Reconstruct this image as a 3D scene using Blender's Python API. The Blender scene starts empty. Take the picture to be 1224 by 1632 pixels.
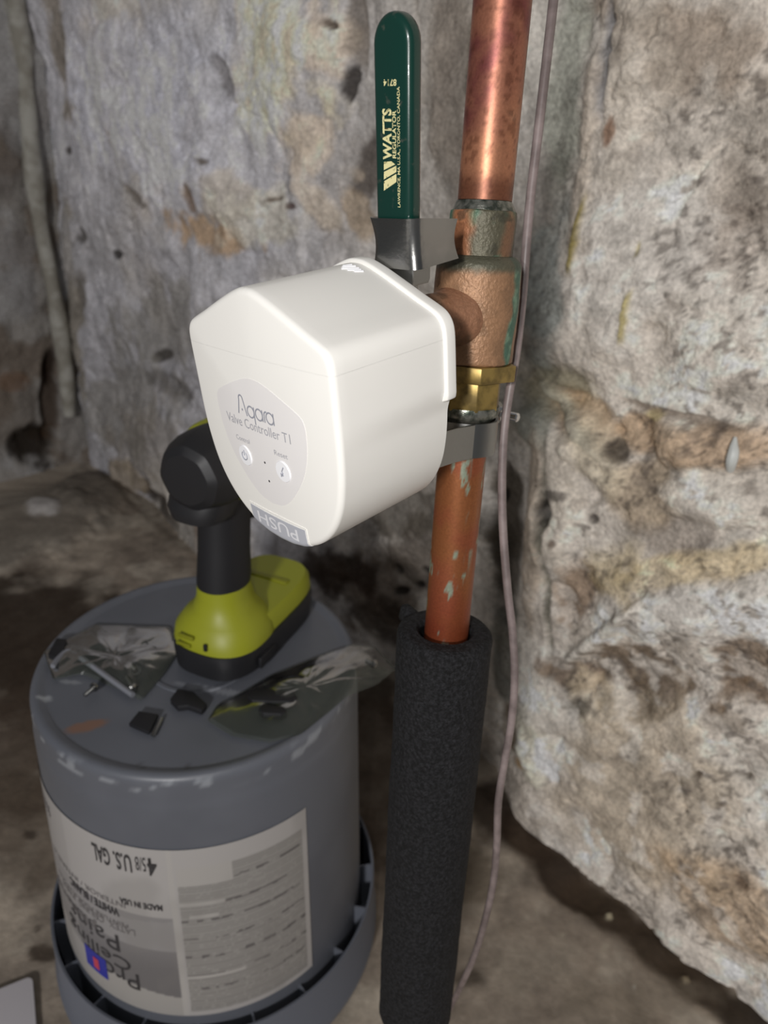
import bpy, bmesh, math, random
import numpy as np
from mathutils import Matrix, Vector

# ------------------------------------------------------------------ camera, light, exposure
SC = bpy.context.scene
COL = SC.collection
TH = math.radians(27.1)
CAM_H = 0.723
F = 1150.0
cd = bpy.data.cameras.new('camera')
cam = bpy.data.objects.new('camera', cd)
COL.objects.link(cam)
ROLL = 0.05                                                            # the phone leans a little
cr, sr = math.cos(ROLL), math.sin(ROLL)
CT = np.array([[1, 0, 0], [0, -math.sin(TH), math.cos(TH)], [0, -math.cos(TH), -math.sin(TH)]]) @ np.array([[cr, sr, 0], [-sr, cr, 0], [0, 0, 1]])
O = np.array([0, 0, CAM_H])                                            # CT: picture axes (right, down, forward) -> world
cm = Matrix((CT @ np.diag([1, -1, -1])).tolist()).to_4x4(); cm.translation = Vector(O)
cam.matrix_world = cm
cd.sensor_fit = 'VERTICAL'
cd.sensor_height = 36.0
cd.lens = F / 1632 * 36
cd.clip_start = 0.01
cd.dof.use_dof = True
cd.dof.focus_distance = 0.275
cd.dof.aperture_fstop = 12.0
SC.camera = cam

SC.view_settings.view_transform = 'Standard'
SC.view_settings.look = 'None'
SC.view_settings.gamma = 1
SC.view_settings.use_curve_mapping = False
SC.view_settings.exposure = 0.0

world = bpy.data.worlds.new('world')
SC.world = world
world.use_nodes = True
world.node_tree.nodes['Background'].inputs[0].default_value = (0.95, 0.97, 1.0, 1)
world.node_tree.nodes['Background'].inputs[1].default_value = 0.11

def camloc(x, y, z):        # camera-frame offset (right, down, forward) -> world
    return Vector(O + CT @ np.array([x, y, z]))

def lamp(name, loc, power, radius, col):
    l = bpy.data.lights.new(name, 'POINT')
    l.energy = power; l.shadow_soft_size = radius; l.color = col
    o = bpy.data.objects.new(name, l); COL.objects.link(o); o.location = loc
    return o
lamp('phone_flash', camloc(-0.037, -0.014, 0.0), 1.35, 0.004, (1.0, 0.985, 0.96))
lamp('falloff_fill', camloc(-0.44, 0.26, -1.6), 98.0, 0.10, (1.0, 0.98, 0.965))  # added fill lamp behind the camera, lifts the walls where the flash falls off

# ------------------------------------------------------------------ pixel rays (to survey real positions)
def ray(q):
    return CT @ np.array([(q[0] - 612) / F, (q[1] - 816) / F, 1.0])
def seen(P):                                                           # picture position of a point
    c = CT.T @ (np.array(P) - O); return 612 + F * c[0] / c[2], 816 + F * c[1] / c[2]
def atZ(q, z): r = ray(q); return O + r * ((z - CAM_H) / r[2])
def atY(q, y): r = ray(q); return O + r * (y / r[1])
def atD(q, d): return O + ray(q) * d

# ------------------------------------------------------------------ numpy noise
def _h(i, j, k, seed):
    n = (i * 374761393 + j * 668265263 + k * 2147483647 + seed * 1274126177) & 0xffffffff
    n = ((n ^ (n >> 13)) * 1274126177) & 0xffffffff
    n = ((n ^ (n >> 16)) * 2246822519) & 0xffffffff
    return ((n ^ (n >> 15)) & 0xffffff) / float(0xffffff)
def vn(P, sc, seed=0):
    P = np.asarray(P, float) * sc
    i = np.floor(P).astype(np.int64); f = P - i; f = f * f * (3 - 2 * f)
    r = 0
    for a in (0, 1):
        for b in (0, 1):
            for c in (0, 1):
                w = (f[:, 0] if a else 1 - f[:, 0]) * (f[:, 1] if b else 1 - f[:, 1]) * (f[:, 2] if c else 1 - f[:, 2])
                r = r + w * _h(i[:, 0] + a, i[:, 1] + b, i[:, 2] + c, seed)
    return r
def fbm(P, sc, oct=4, seed=0, g=0.5):
    r = 0; a = 1; t = 0
    for o in range(oct):
        r = r + a * vn(P, sc * 2.03 ** o, seed + o * 17); t += a; a *= g
    return r / t
def ss(a, b, x):
    t = np.clip((x - a) / (b - a), 0, 1); return t * t * (3 - 2 * t)
def lin(c):
    c = np.array(c, float) / 255
    return np.where(c <= 0.04045, c / 12.92, ((c + 0.055) / 1.055) ** 2.4)
def L4(c): return tuple(lin(c)) + (1,)
def mixc(c, d, m):
    m = np.asarray(m)[:, None]; return c * (1 - m) + np.asarray(d) * m

# ------------------------------------------------------------------ object helpers
def finish(ob, parent=None, label=None, cat=None, group=None, kind=None):
    COL.objects.link(ob)
    if parent is not None: ob.parent = parent
    if label: ob['label'] = label
    if cat: ob['category'] = cat
    if group: ob['group'] = group
    if kind: ob['kind'] = kind
    return ob
def obj(name, bm, m, parent=None, smooth=True, recalc=True, ang=35, **k):
    if recalc: bmesh.ops.recalc_face_normals(bm, faces=bm.faces)
    me = bpy.data.meshes.new(name); bm.to_mesh(me); bm.free()
    for mm in (m if isinstance(m, (list, tuple)) else [m]): me.materials.append(mm)
    if smooth:
        me.polygons.foreach_set('use_smooth', [True] * len(me.polygons))
        me.set_sharp_from_angle(angle=math.radians(ang))
    return finish(bpy.data.objects.new(name, me), parent, **k)
def raw(name, V, Fc, m, parent=None, colors=None, smooth=True, flip=False, **k):
    me = bpy.data.meshes.new(name)
    me.from_pydata([tuple(v) for v in V], [], [tuple(reversed(f)) if flip else tuple(f) for f in Fc])
    if colors is not None:
        a = me.color_attributes.new('Col', 'FLOAT_COLOR', 'POINT')
        a.data.foreach_set('color', np.c_[np.clip(colors, 0, 1), np.ones(len(colors))].astype(np.float32).ravel())
    me.materials.append(m)
    if smooth: me.polygons.foreach_set('use_smooth', [True] * len(me.polygons))
    me.update()
    return finish(bpy.data.objects.new(name, me), parent, **k)
def empty(name, M=None, **k):
    e = bpy.data.objects.new(name, None); e.empty_display_size = 0.02
    if M is not None: e.matrix_world = M
    return finish(e, **k)
def gridfaces(nu, nv, wrap=False):
    f = []
    for i in range(nu - 1):
        for j in range(nv if wrap else nv - 1):
            j2 = (j + 1) % nv
            f.append((i * nv + j, i * nv + j2, (i + 1) * nv + j2, (i + 1) * nv + j))
    return f
def prism(poly, a, b, ax=(0, 1, 2), bevel=0, seg=2, bm=None):
    """polygon in two axes, extruded along the third from a to b; ax=(x-axis idx, y-axis idx, extrude idx)"""
    bm = bm or bmesh.new()
    def V(p, h):
        c = [0, 0, 0]; c[ax[0]] = p[0]; c[ax[1]] = p[1]; c[ax[2]] = h; return bm.verts.new(c)
    A = [V(p, a) for p in poly]; B = [V(p, b) for p in poly]
    n = len(poly); fs = [bm.faces.new(A), bm.faces.new(B)]
    for i in range(n): fs.append(bm.faces.new((A[i], A[(i + 1) % n], B[(i + 1) % n], B[i])))
    bmesh.ops.recalc_face_normals(bm, faces=fs)
    if bevel:
        ed = set(e for f in fs for e in f.edges if len(e.link_faces) == 2 and e.calc_face_angle(0) > 0.6)
        bmesh.ops.bevel(bm, geom=list(ed), offset=bevel, segments=seg, profile=0.5, affect='EDGES', clamp_overlap=True)
    return bm
def box(c, s, bevel=0, bm=None, seg=2):
    x, y, z = c; a, b, d = [t / 2 for t in s]
    return prism([(x - a, y - b), (x + a, y - b), (x + a, y + b), (x - a, y + b)], z - d, z + d, bevel=bevel, bm=bm, seg=seg)
def rrect(w, h, r, n=6, cx=0, cy=0):
    p = []
    for k, (sx, sy) in enumerate(((1, 1), (-1, 1), (-1, -1), (1, -1))):
        for i in range(n + 1):
            t = math.pi / 2 * (k + i / n)
            p.append((cx + sx * (w / 2 - r) + r * math.cos(t), cy + sy * (h / 2 - r) + r * math.sin(t)))
    return p
def lathe(prof, n=64, bm=None, M=None, cap=True, rfun=None):
    """prof: (r, z) pairs along local z"""
    bm = bm or bmesh.new(); rings = []
    for (r, z) in prof:
        ring = []
        for i in range(n):
            t = 2 * math.pi * i / n; rr = r * (rfun(t, z) if rfun else 1)
            v = Vector((rr * math.cos(t), rr * math.sin(t), z))
            ring.append(bm.verts.new(M @ v if M else v))
        rings.append(ring)
    for a, b in zip(rings, rings[1:]):
        for i in range(n): bm.faces.new((a[i], a[(i + 1) % n], b[(i + 1) % n], b[i]))
    if cap: bm.faces.new(rings[0]); bm.faces.new(rings[-1])
    return bm
def frame(p, d, up=(0, 0, 1)):
    """matrix whose z runs along d at p"""
    z = Vector(d).normalized(); x = Vector(up).cross(z)
    if x.length < 1e-4: x = Vector((1, 0, 0))
    x.normalize(); y = z.cross(x)
    M = Matrix((x, y, z)).transposed().to_4x4(); M.translation = Vector(p); return M
def catmull(P, n=8):
    P = [np.array(p, float) for p in P]; P = [2 * P[0] - P[1]] + P + [2 * P[-1] - P[-2]]; out = []
    for i in range(1, len(P) - 2):
        for k in range(n):
            t = k / n; a, b, c, d = P[i - 1:i + 3]
            out.append(0.5 * (2 * b + (c - a) * t + (2 * a - 5 * b + 4 * c - d) * t * t + (3 * b - a - 3 * c + d) * t ** 3))
    out.append(P[-2]); return out
def tube(P, r, n=12, bm=None):
    bm = bm or bmesh.new(); P = [Vector(p) for p in P]; rings = []
    up = Vector((0.31, 0.2, 0.93))
    for i, p in enumerate(P):
        t = (P[min(i + 1, len(P) - 1)] - P[max(i - 1, 0)]).normalized()
        x = up - t * up.dot(t); x.normalize(); up = x; y = t.cross(x)
        rr = r[i] if hasattr(r, '__len__') else r
        rings.append([bm.verts.new(p + (x * math.cos(2 * math.pi * k / n) + y * math.sin(2 * math.pi * k / n)) * rr) for k in range(n)])
    for a, b in zip(rings, rings[1:]):
        for i in range(n): bm.faces.new((a[i], a[(i + 1) % n], b[(i + 1) % n], b[i]))
    bm.faces.new(rings[0]); bm.faces.new(rings[-1])
    return bm
def text_part(name, s, fit, fn, m, parent, bold=0.0, depth=0.0, res=3, label=None):
    """flat print: string s scaled into fit=(x0,y0,x1,y1), each vertex mapped by fn(x,y) -> 3-D"""
    cu = bpy.data.curves.new('t', 'FONT'); cu.body = s; cu.resolution_u = res; cu.offset = bold; cu.extrude = 0.02 if depth else 0
    o = bpy.data.objects.new('t', cu); COL.objects.link(o)
    bpy.context.view_layer.update()
    me = bpy.data.meshes.new_from_object(o.evaluated_get(bpy.context.evaluated_depsgraph_get()))
    bpy.data.objects.remove(o)
    co = np.zeros(len(me.vertices) * 3); me.vertices.foreach_get('co', co); co = co.reshape(-1, 3)
    a, b = co.min(0), co.max(0); x0, y0, x1, y1 = fit
    X = x0 + (co[:, 0] - a[0]) / (b[0] - a[0]) * (x1 - x0); Y = y0 + (co[:, 1] - a[1]) / (b[1] - a[1]) * (y1 - y0)
    for i, v in enumerate(me.vertices):
        if depth: v.co = fn(X[i], Y[i], depth if co[i, 2] > 0 else 0)
        else: v.co = fn(X[i], Y[i])
    me.materials.clear(); me.materials.append(m); me.name = name
    return finish(bpy.data.objects.new(name, me), parent, label=label)

# ------------------------------------------------------------------ materials
def mat(name, c, rough=0.5, metal=0.0, c2=None, nscale=20, lo=0.4, hi=0.6, bump=0.0, bscale=200, bdist=0.001, attr=False,
        coat=0.0, r2=None, detail=5, grain=0.0, gscale=400, spec=0.5):
    m = bpy.data.materials.new(name); m.use_nodes = True
    nt = m.node_tree; N = nt.nodes; Lk = nt.links.new; b = N['Principled BSDF']
    b.inputs['Roughness'].default_value = rough; b.inputs['Metallic'].default_value = metal
    b.inputs['Coat Weight'].default_value = coat; b.inputs['Specular IOR Level'].default_value = spec
    tc = N.new('ShaderNodeTexCoord')
    src = None
    if attr:
        a = N.new('ShaderNodeAttribute'); a.attribute_name = 'Col'; src = a.outputs['Color']
    nz = N.new('ShaderNodeTexNoise'); nz.inputs['Scale'].default_value = nscale; nz.inputs['Detail'].default_value = detail
    Lk(tc.outputs['Object'], nz.inputs['Vector'])
    mr = N.new('ShaderNodeMapRange'); mr.inputs['From Min'].default_value = lo; mr.inputs['From Max'].default_value = hi
    Lk(nz.outputs['Fac'], mr.inputs['Value'])
    if c2 is not None:
        mx = N.new('ShaderNodeMix'); mx.data_type = 'RGBA'
        Lk(mr.outputs['Result'], mx.inputs['Factor'])
        if src: Lk(src, mx.inputs['A'])
        else: mx.inputs['A'].default_value = L4(c)
        mx.inputs['B'].default_value = L4(c2); src = mx.outputs['Result']
    if grain:
        g = N.new('ShaderNodeTexNoise'); g.inputs['Scale'].default_value = gscale; g.inputs['Detail'].default_value = 4
        Lk(tc.outputs['Object'], g.inputs['Vector'])
        gm = N.new('ShaderNodeMapRange'); gm.inputs['From Min'].default_value = 0.3; gm.inputs['From Max'].default_value = 0.7
        gm.inputs['To Min'].default_value = 1 - grain; gm.inputs['To Max'].default_value = 1 + grain
        Lk(g.outputs['Fac'], gm.inputs['Value'])
        mm = N.new('ShaderNodeMix'); mm.data_type = 'RGBA'; mm.blend_type = 'MULTIPLY'; mm.inputs['Factor'].default_value = 1
        if src: Lk(src, mm.inputs['A'])
        else: mm.inputs['A'].default_value = L4(c)
        Lk(gm.outputs['Result'], mm.inputs['B']); src = mm.outputs['Result']
    if src: Lk(src, b.inputs['Base Color'])
    else: b.inputs['Base Color'].default_value = L4(c)
    if r2 is not None:
        rr = N.new('ShaderNodeMapRange'); rr.inputs['To Min'].default_value = rough; rr.inputs['To Max'].default_value = r2
        Lk(mr.outputs['Result'], rr.inputs['Value']); Lk(rr.outputs['Result'], b.inputs['Roughness'])
    if bump:
        bn = N.new('ShaderNodeTexNoise'); bn.inputs['Scale'].default_value = bscale; bn.inputs['Detail'].default_value = 4
        Lk(tc.outputs['Object'], bn.inputs['Vector'])
        bp = N.new('ShaderNodeBump'); bp.inputs['Strength'].default_value = bump; bp.inputs['Distance'].default_value = bdist
        Lk(bn.outputs['Fac'], bp.inputs['Height']); Lk(bp.outputs['Normal'], b.inputs['Normal'])
    return m
M = {
    'wall': mat('plastered_stone', (150, 145, 138), 0.9, attr=True, bump=0.9, bscale=190, bdist=0.003, grain=0.24, gscale=300, spec=0.2),
    'floor': mat('concrete', (130, 122, 112), 0.8, attr=True, bump=0.6, bscale=150, bdist=0.0015, grain=0.12, gscale=120, spec=0.25),
    'white': mat('matt_white_plastic', (239, 237, 232), 0.42, spec=0.4, bump=0.05, bscale=2500, bdist=0.0002),
    'panel': mat('pale_grey_film', (232, 229, 228), 0.35),
    'print': mat('grey_print', (150, 152, 162), 0.5),
    'print_thin': mat('light_grey_print', (168, 168, 174), 0.5),
    'button': mat('button_white', (244, 244, 247), 0.3),
    'push': mat('silver_grey_plastic', (182, 184, 192), 0.35),
    'pushtext': mat('embossed_white', (226, 226, 230), 0.3),
    'chrome': mat('zinc_plated_steel', (158, 157, 155), 0.25, 1.0, bump=0.12, bscale=500, bdist=0.0005, c2=(140, 140, 138), nscale=60),
    'steel': mat('dull_steel', (150, 150, 148), 0.33, 1.0, bump=0.15, bscale=300, bdist=0.0005),
    'green': mat('green_vinyl', (10, 50, 42), 0.28, c2=(62, 70, 62), nscale=220, lo=0.62, hi=0.70, bump=0.08, bscale=150, bdist=0.0006, coat=0.3),
    'cream': mat('cream_print', (222, 214, 160), 0.6, c2=(120, 120, 80), nscale=700, lo=0.58, hi=0.7),
    'copper': mat('aged_copper', (180, 100, 60), 0.42, 0.55, attr=True, bump=0.1, bscale=400, bdist=0.0004, grain=0.12, gscale=900),
    'bronze': mat('cast_bronze', (150, 110, 80), 0.5, 0.3, attr=True, bump=0.55, bscale=700, bdist=0.0009, grain=0.12, gscale=900),
    'brass': mat('brass', (160, 136, 78), 0.4, 0.6, c2=(118, 100, 58), nscale=150, bump=0.1, bscale=300, bdist=0.0004),
    'solder': mat('solder', (150, 150, 142), 0.35, 0.8, c2=(80, 86, 78), nscale=260, bump=0.6, bscale=300, bdist=0.001),
    'foam': mat('charcoal_foam', (35, 35, 38), 0.8, c2=(14, 14, 16), nscale=500, bump=1.0, bscale=700, bdist=0.0018, grain=0.6, gscale=1100, spec=0.35),
    'cable': mat('grey_cable', (142, 128, 126), 0.45, c2=(112, 100, 98), nscale=60, grain=0.08),
    'bucket': mat('grey_bucket_plastic', (112, 116, 124), 0.42, attr=True, bump=0.04, bscale=60, bdist=0.001),
    'label': mat('paper_label', (180, 176, 174), 0.5, attr=True),
    'ink': mat('black_ink', (52, 50, 52), 0.6),
    'inkgrey': mat('grey_ink', (112, 108, 108), 0.6),
    'lime': mat('lime_plastic', (148, 152, 34), 0.45, bump=0.1, bscale=900, bdist=0.0003),
    'limedark': mat('lime_dark', (128, 130, 22), 0.5),
    'black': mat('black_plastic', (30, 30, 33), 0.5, bump=0.15, bscale=900, bdist=0.0003),
    'rubber': mat('black_rubber', (24, 24, 28), 0.6),
    'card': mat('white_board', (205, 200, 204), 0.6),
    'blue': mat('blue_print', (36, 42, 150), 0.5), 'red': mat('red_print', (190, 60, 80), 0.5),
    'paint': mat('white_paint', (215, 218, 215), 0.5),
    'ochre': mat('ochre_foam', (150, 134, 70), 0.8),
}
def film():
    m = bpy.data.materials.new('clear_film'); m.use_nodes = True
    nt = m.node_tree; N = nt.nodes; Lk = nt.links.new
    out = N['Material Output']; N.remove(N['Principled BSDF'])
    t = N.new('ShaderNodeBsdfTransparent'); t.inputs[0].default_value = (0.86, 0.88, 0.85, 1)
    g = N.new('ShaderNodeBsdfGlossy'); g.inputs['Roughness'].default_value = 0.2; g.inputs[0].default_value = (0.5, 0.5, 0.5, 1)
    d = N.new('ShaderNodeBsdfDiffuse'); d.inputs[0].default_value = (0.32, 0.34, 0.31, 1)
    a = N.new('ShaderNodeMixShader'); a.inputs[0].default_value = 0.07; Lk(t.outputs[0], a.inputs[1]); Lk(d.outputs[0], a.inputs[2])
    fr = N.new('ShaderNodeFresnel'); fr.inputs[0].default_value = 1.3
    b = N.new('ShaderNodeMixShader'); Lk(fr.outputs[0], b.inputs[0]); Lk(a.outputs[0], b.inputs[1]); Lk(g.outputs[0], b.inputs[2])
    Lk(b.outputs[0], out.inputs['Surface']); return m
M['film'] = film()

# ------------------------------------------------------------------ the setting
W0 = atZ((1224, 1600), 0); WD = atZ((165, 755), 0) - W0; WD /= np.linalg.norm(WD)          # along the main wall, away from the camera
WN = np.array([-WD[1], WD[0], 0])                                     # towards the room
def wall_st(q):
    r = ray(q); n = WN; t = (n @ (W0 - O)) / (n @ r); P = O + r * t - W0
    return np.array([P @ WD, P[2]])
S_C = wall_st((140, 742))[0]
BD = -np.array([WD[1], -WD[0], 0]); BD = WN.copy()                    # side wall runs towards the room from the far corner
C0 = W0 + WD * S_C
def side_st(q):
    r = ray(q); n = -WD; t = (n @ (C0 - O)) / (n @ r); P = O + r * t - C0
    return np.array([P @ BD, P[2]])
def floor_st(q): P = atZ(q, 0); return P[:2]

def apply_patches(P3, st, col, h, patches, conv, seed):
    for k, (px, py, rx, ry, ang, c, a, dh, rough) in enumerate(patches):
        c0 = conv((px, py)); e = 4.0
        J = np.c_[(conv((px + e, py)) - c0) / e, (conv((px, py + e)) - c0) / e]   # px -> surface
        try: Ji = np.linalg.inv(J)
        except Exception: continue
        d = (st - c0) @ Ji.T
        ca, sa = math.cos(math.radians(ang)), math.sin(math.radians(ang))
        x = (d[:, 0] * ca + d[:, 1] * sa) / rx; y = (-d[:, 0] * sa + d[:, 1] * ca) / ry
        r2 = np.sqrt(x * x + y * y)
        idx = np.where(r2 < 2.2)[0]
        if len(idx) == 0: continue
        n = fbm(P3[idx], 28, 4, seed + k * 7) - 0.5
        w = 1 - ss(0.62, 1.15, r2[idx] + n * rough * 2.4)
        if c is not None: col[idx] = mixc(col[idx], lin(c), w * a)
        if dh: h[idx] += dh * (1 - ss(0.5, 1.2, r2[idx] + n * 0.5))
    return col, h

def graded(a, b, dense_a, dense_b, n1, step):
    lo = list(np.arange(a, dense_a, step)); mid = list(np.linspace(dense_a, dense_b, n1)); hi = list(np.arange(dense_b + step, b + step, step))
    return np.array(lo + mid + hi)

WALLGAIN = 1.8
# main wall --------------------------------------------------------
s = graded(-0.35, S_C, -0.12, S_C, 640, 0.05); z = graded(-0.02, 2.1, -0.02, 1.12, 420, 0.07)
Sg, Zg = np.meshgrid(s, z, indexing='ij'); st = np.c_[Sg.ravel(), Zg.ravel()]
P3 = np.c_[st[:, 0], st[:, 1], np.zeros(len(st))]
warp = P3 + 0.05 * np.c_[fbm(P3, 8, 3, 5) - .5, fbm(P3, 8, 3, 6) - .5, np.zeros(len(P3))]
h = (fbm(warp, 5, 3, 1) - 0.5) * 0.06 + (fbm(warp, 22, 4, 2) - 0.5) * 0.014
rid = np.abs(fbm(warp, 9, 4, 3) - 0.5); h -= 0.004 * (1 - ss(0, 0.035, rid))
fine = fbm(P3, 90, 3, 8); pits = ss(0.63, 0.72, fine); h -= 0.003 * pits; h += (fine - .5) * 0.004
sa_, sb_ = wall_st((815, 1250)), wall_st((965, 0)); sline = sa_[0] + (sb_[0] - sa_[0]) * (st[:, 1] - sa_[1]) / (sb_[1] - sa_[1])
step = ss(-0.03, 0.05, st[:, 0] - sline + 0.02 * (fbm(P3, 6, 2, 12) - .5)); h -= 0.016 * step
h -= 0.05 * np.exp(-((st[:, 0] - sline - 0.24) / 0.13) ** 2) * (1 - ss(0.0, 0.5, st[:, 1]))
h += 0.02 * (1 - ss(0.0, 0.30, st[:, 1])) * (1 - step)
big = fbm(warp, 4, 4, 31); med = fbm(warp, 14, 5, 32); sm = fbm(P3, 60, 4, 33)
col = np.tile(lin((156, 150, 143)), (len(st), 1))
right = 1 - ss(-0.03, 0.08, st[:, 0] - sline)
col = mixc(col, lin((182, 172, 160)), right * 0.8)
col = mixc(col, lin((136, 126, 114)), ss(0.50, 0.62, med) * 0.45)
col = mixc(col, lin((190, 184, 174)), ss(0.52, 0.66, fbm(warp, 10, 5, 40)) * 0.5)
left = ss(0.55, 0.9, st[:, 0])
col = mixc(col, lin((150, 150, 158)), left * ss(0.35, 0.6, big) * 0.8)
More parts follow.
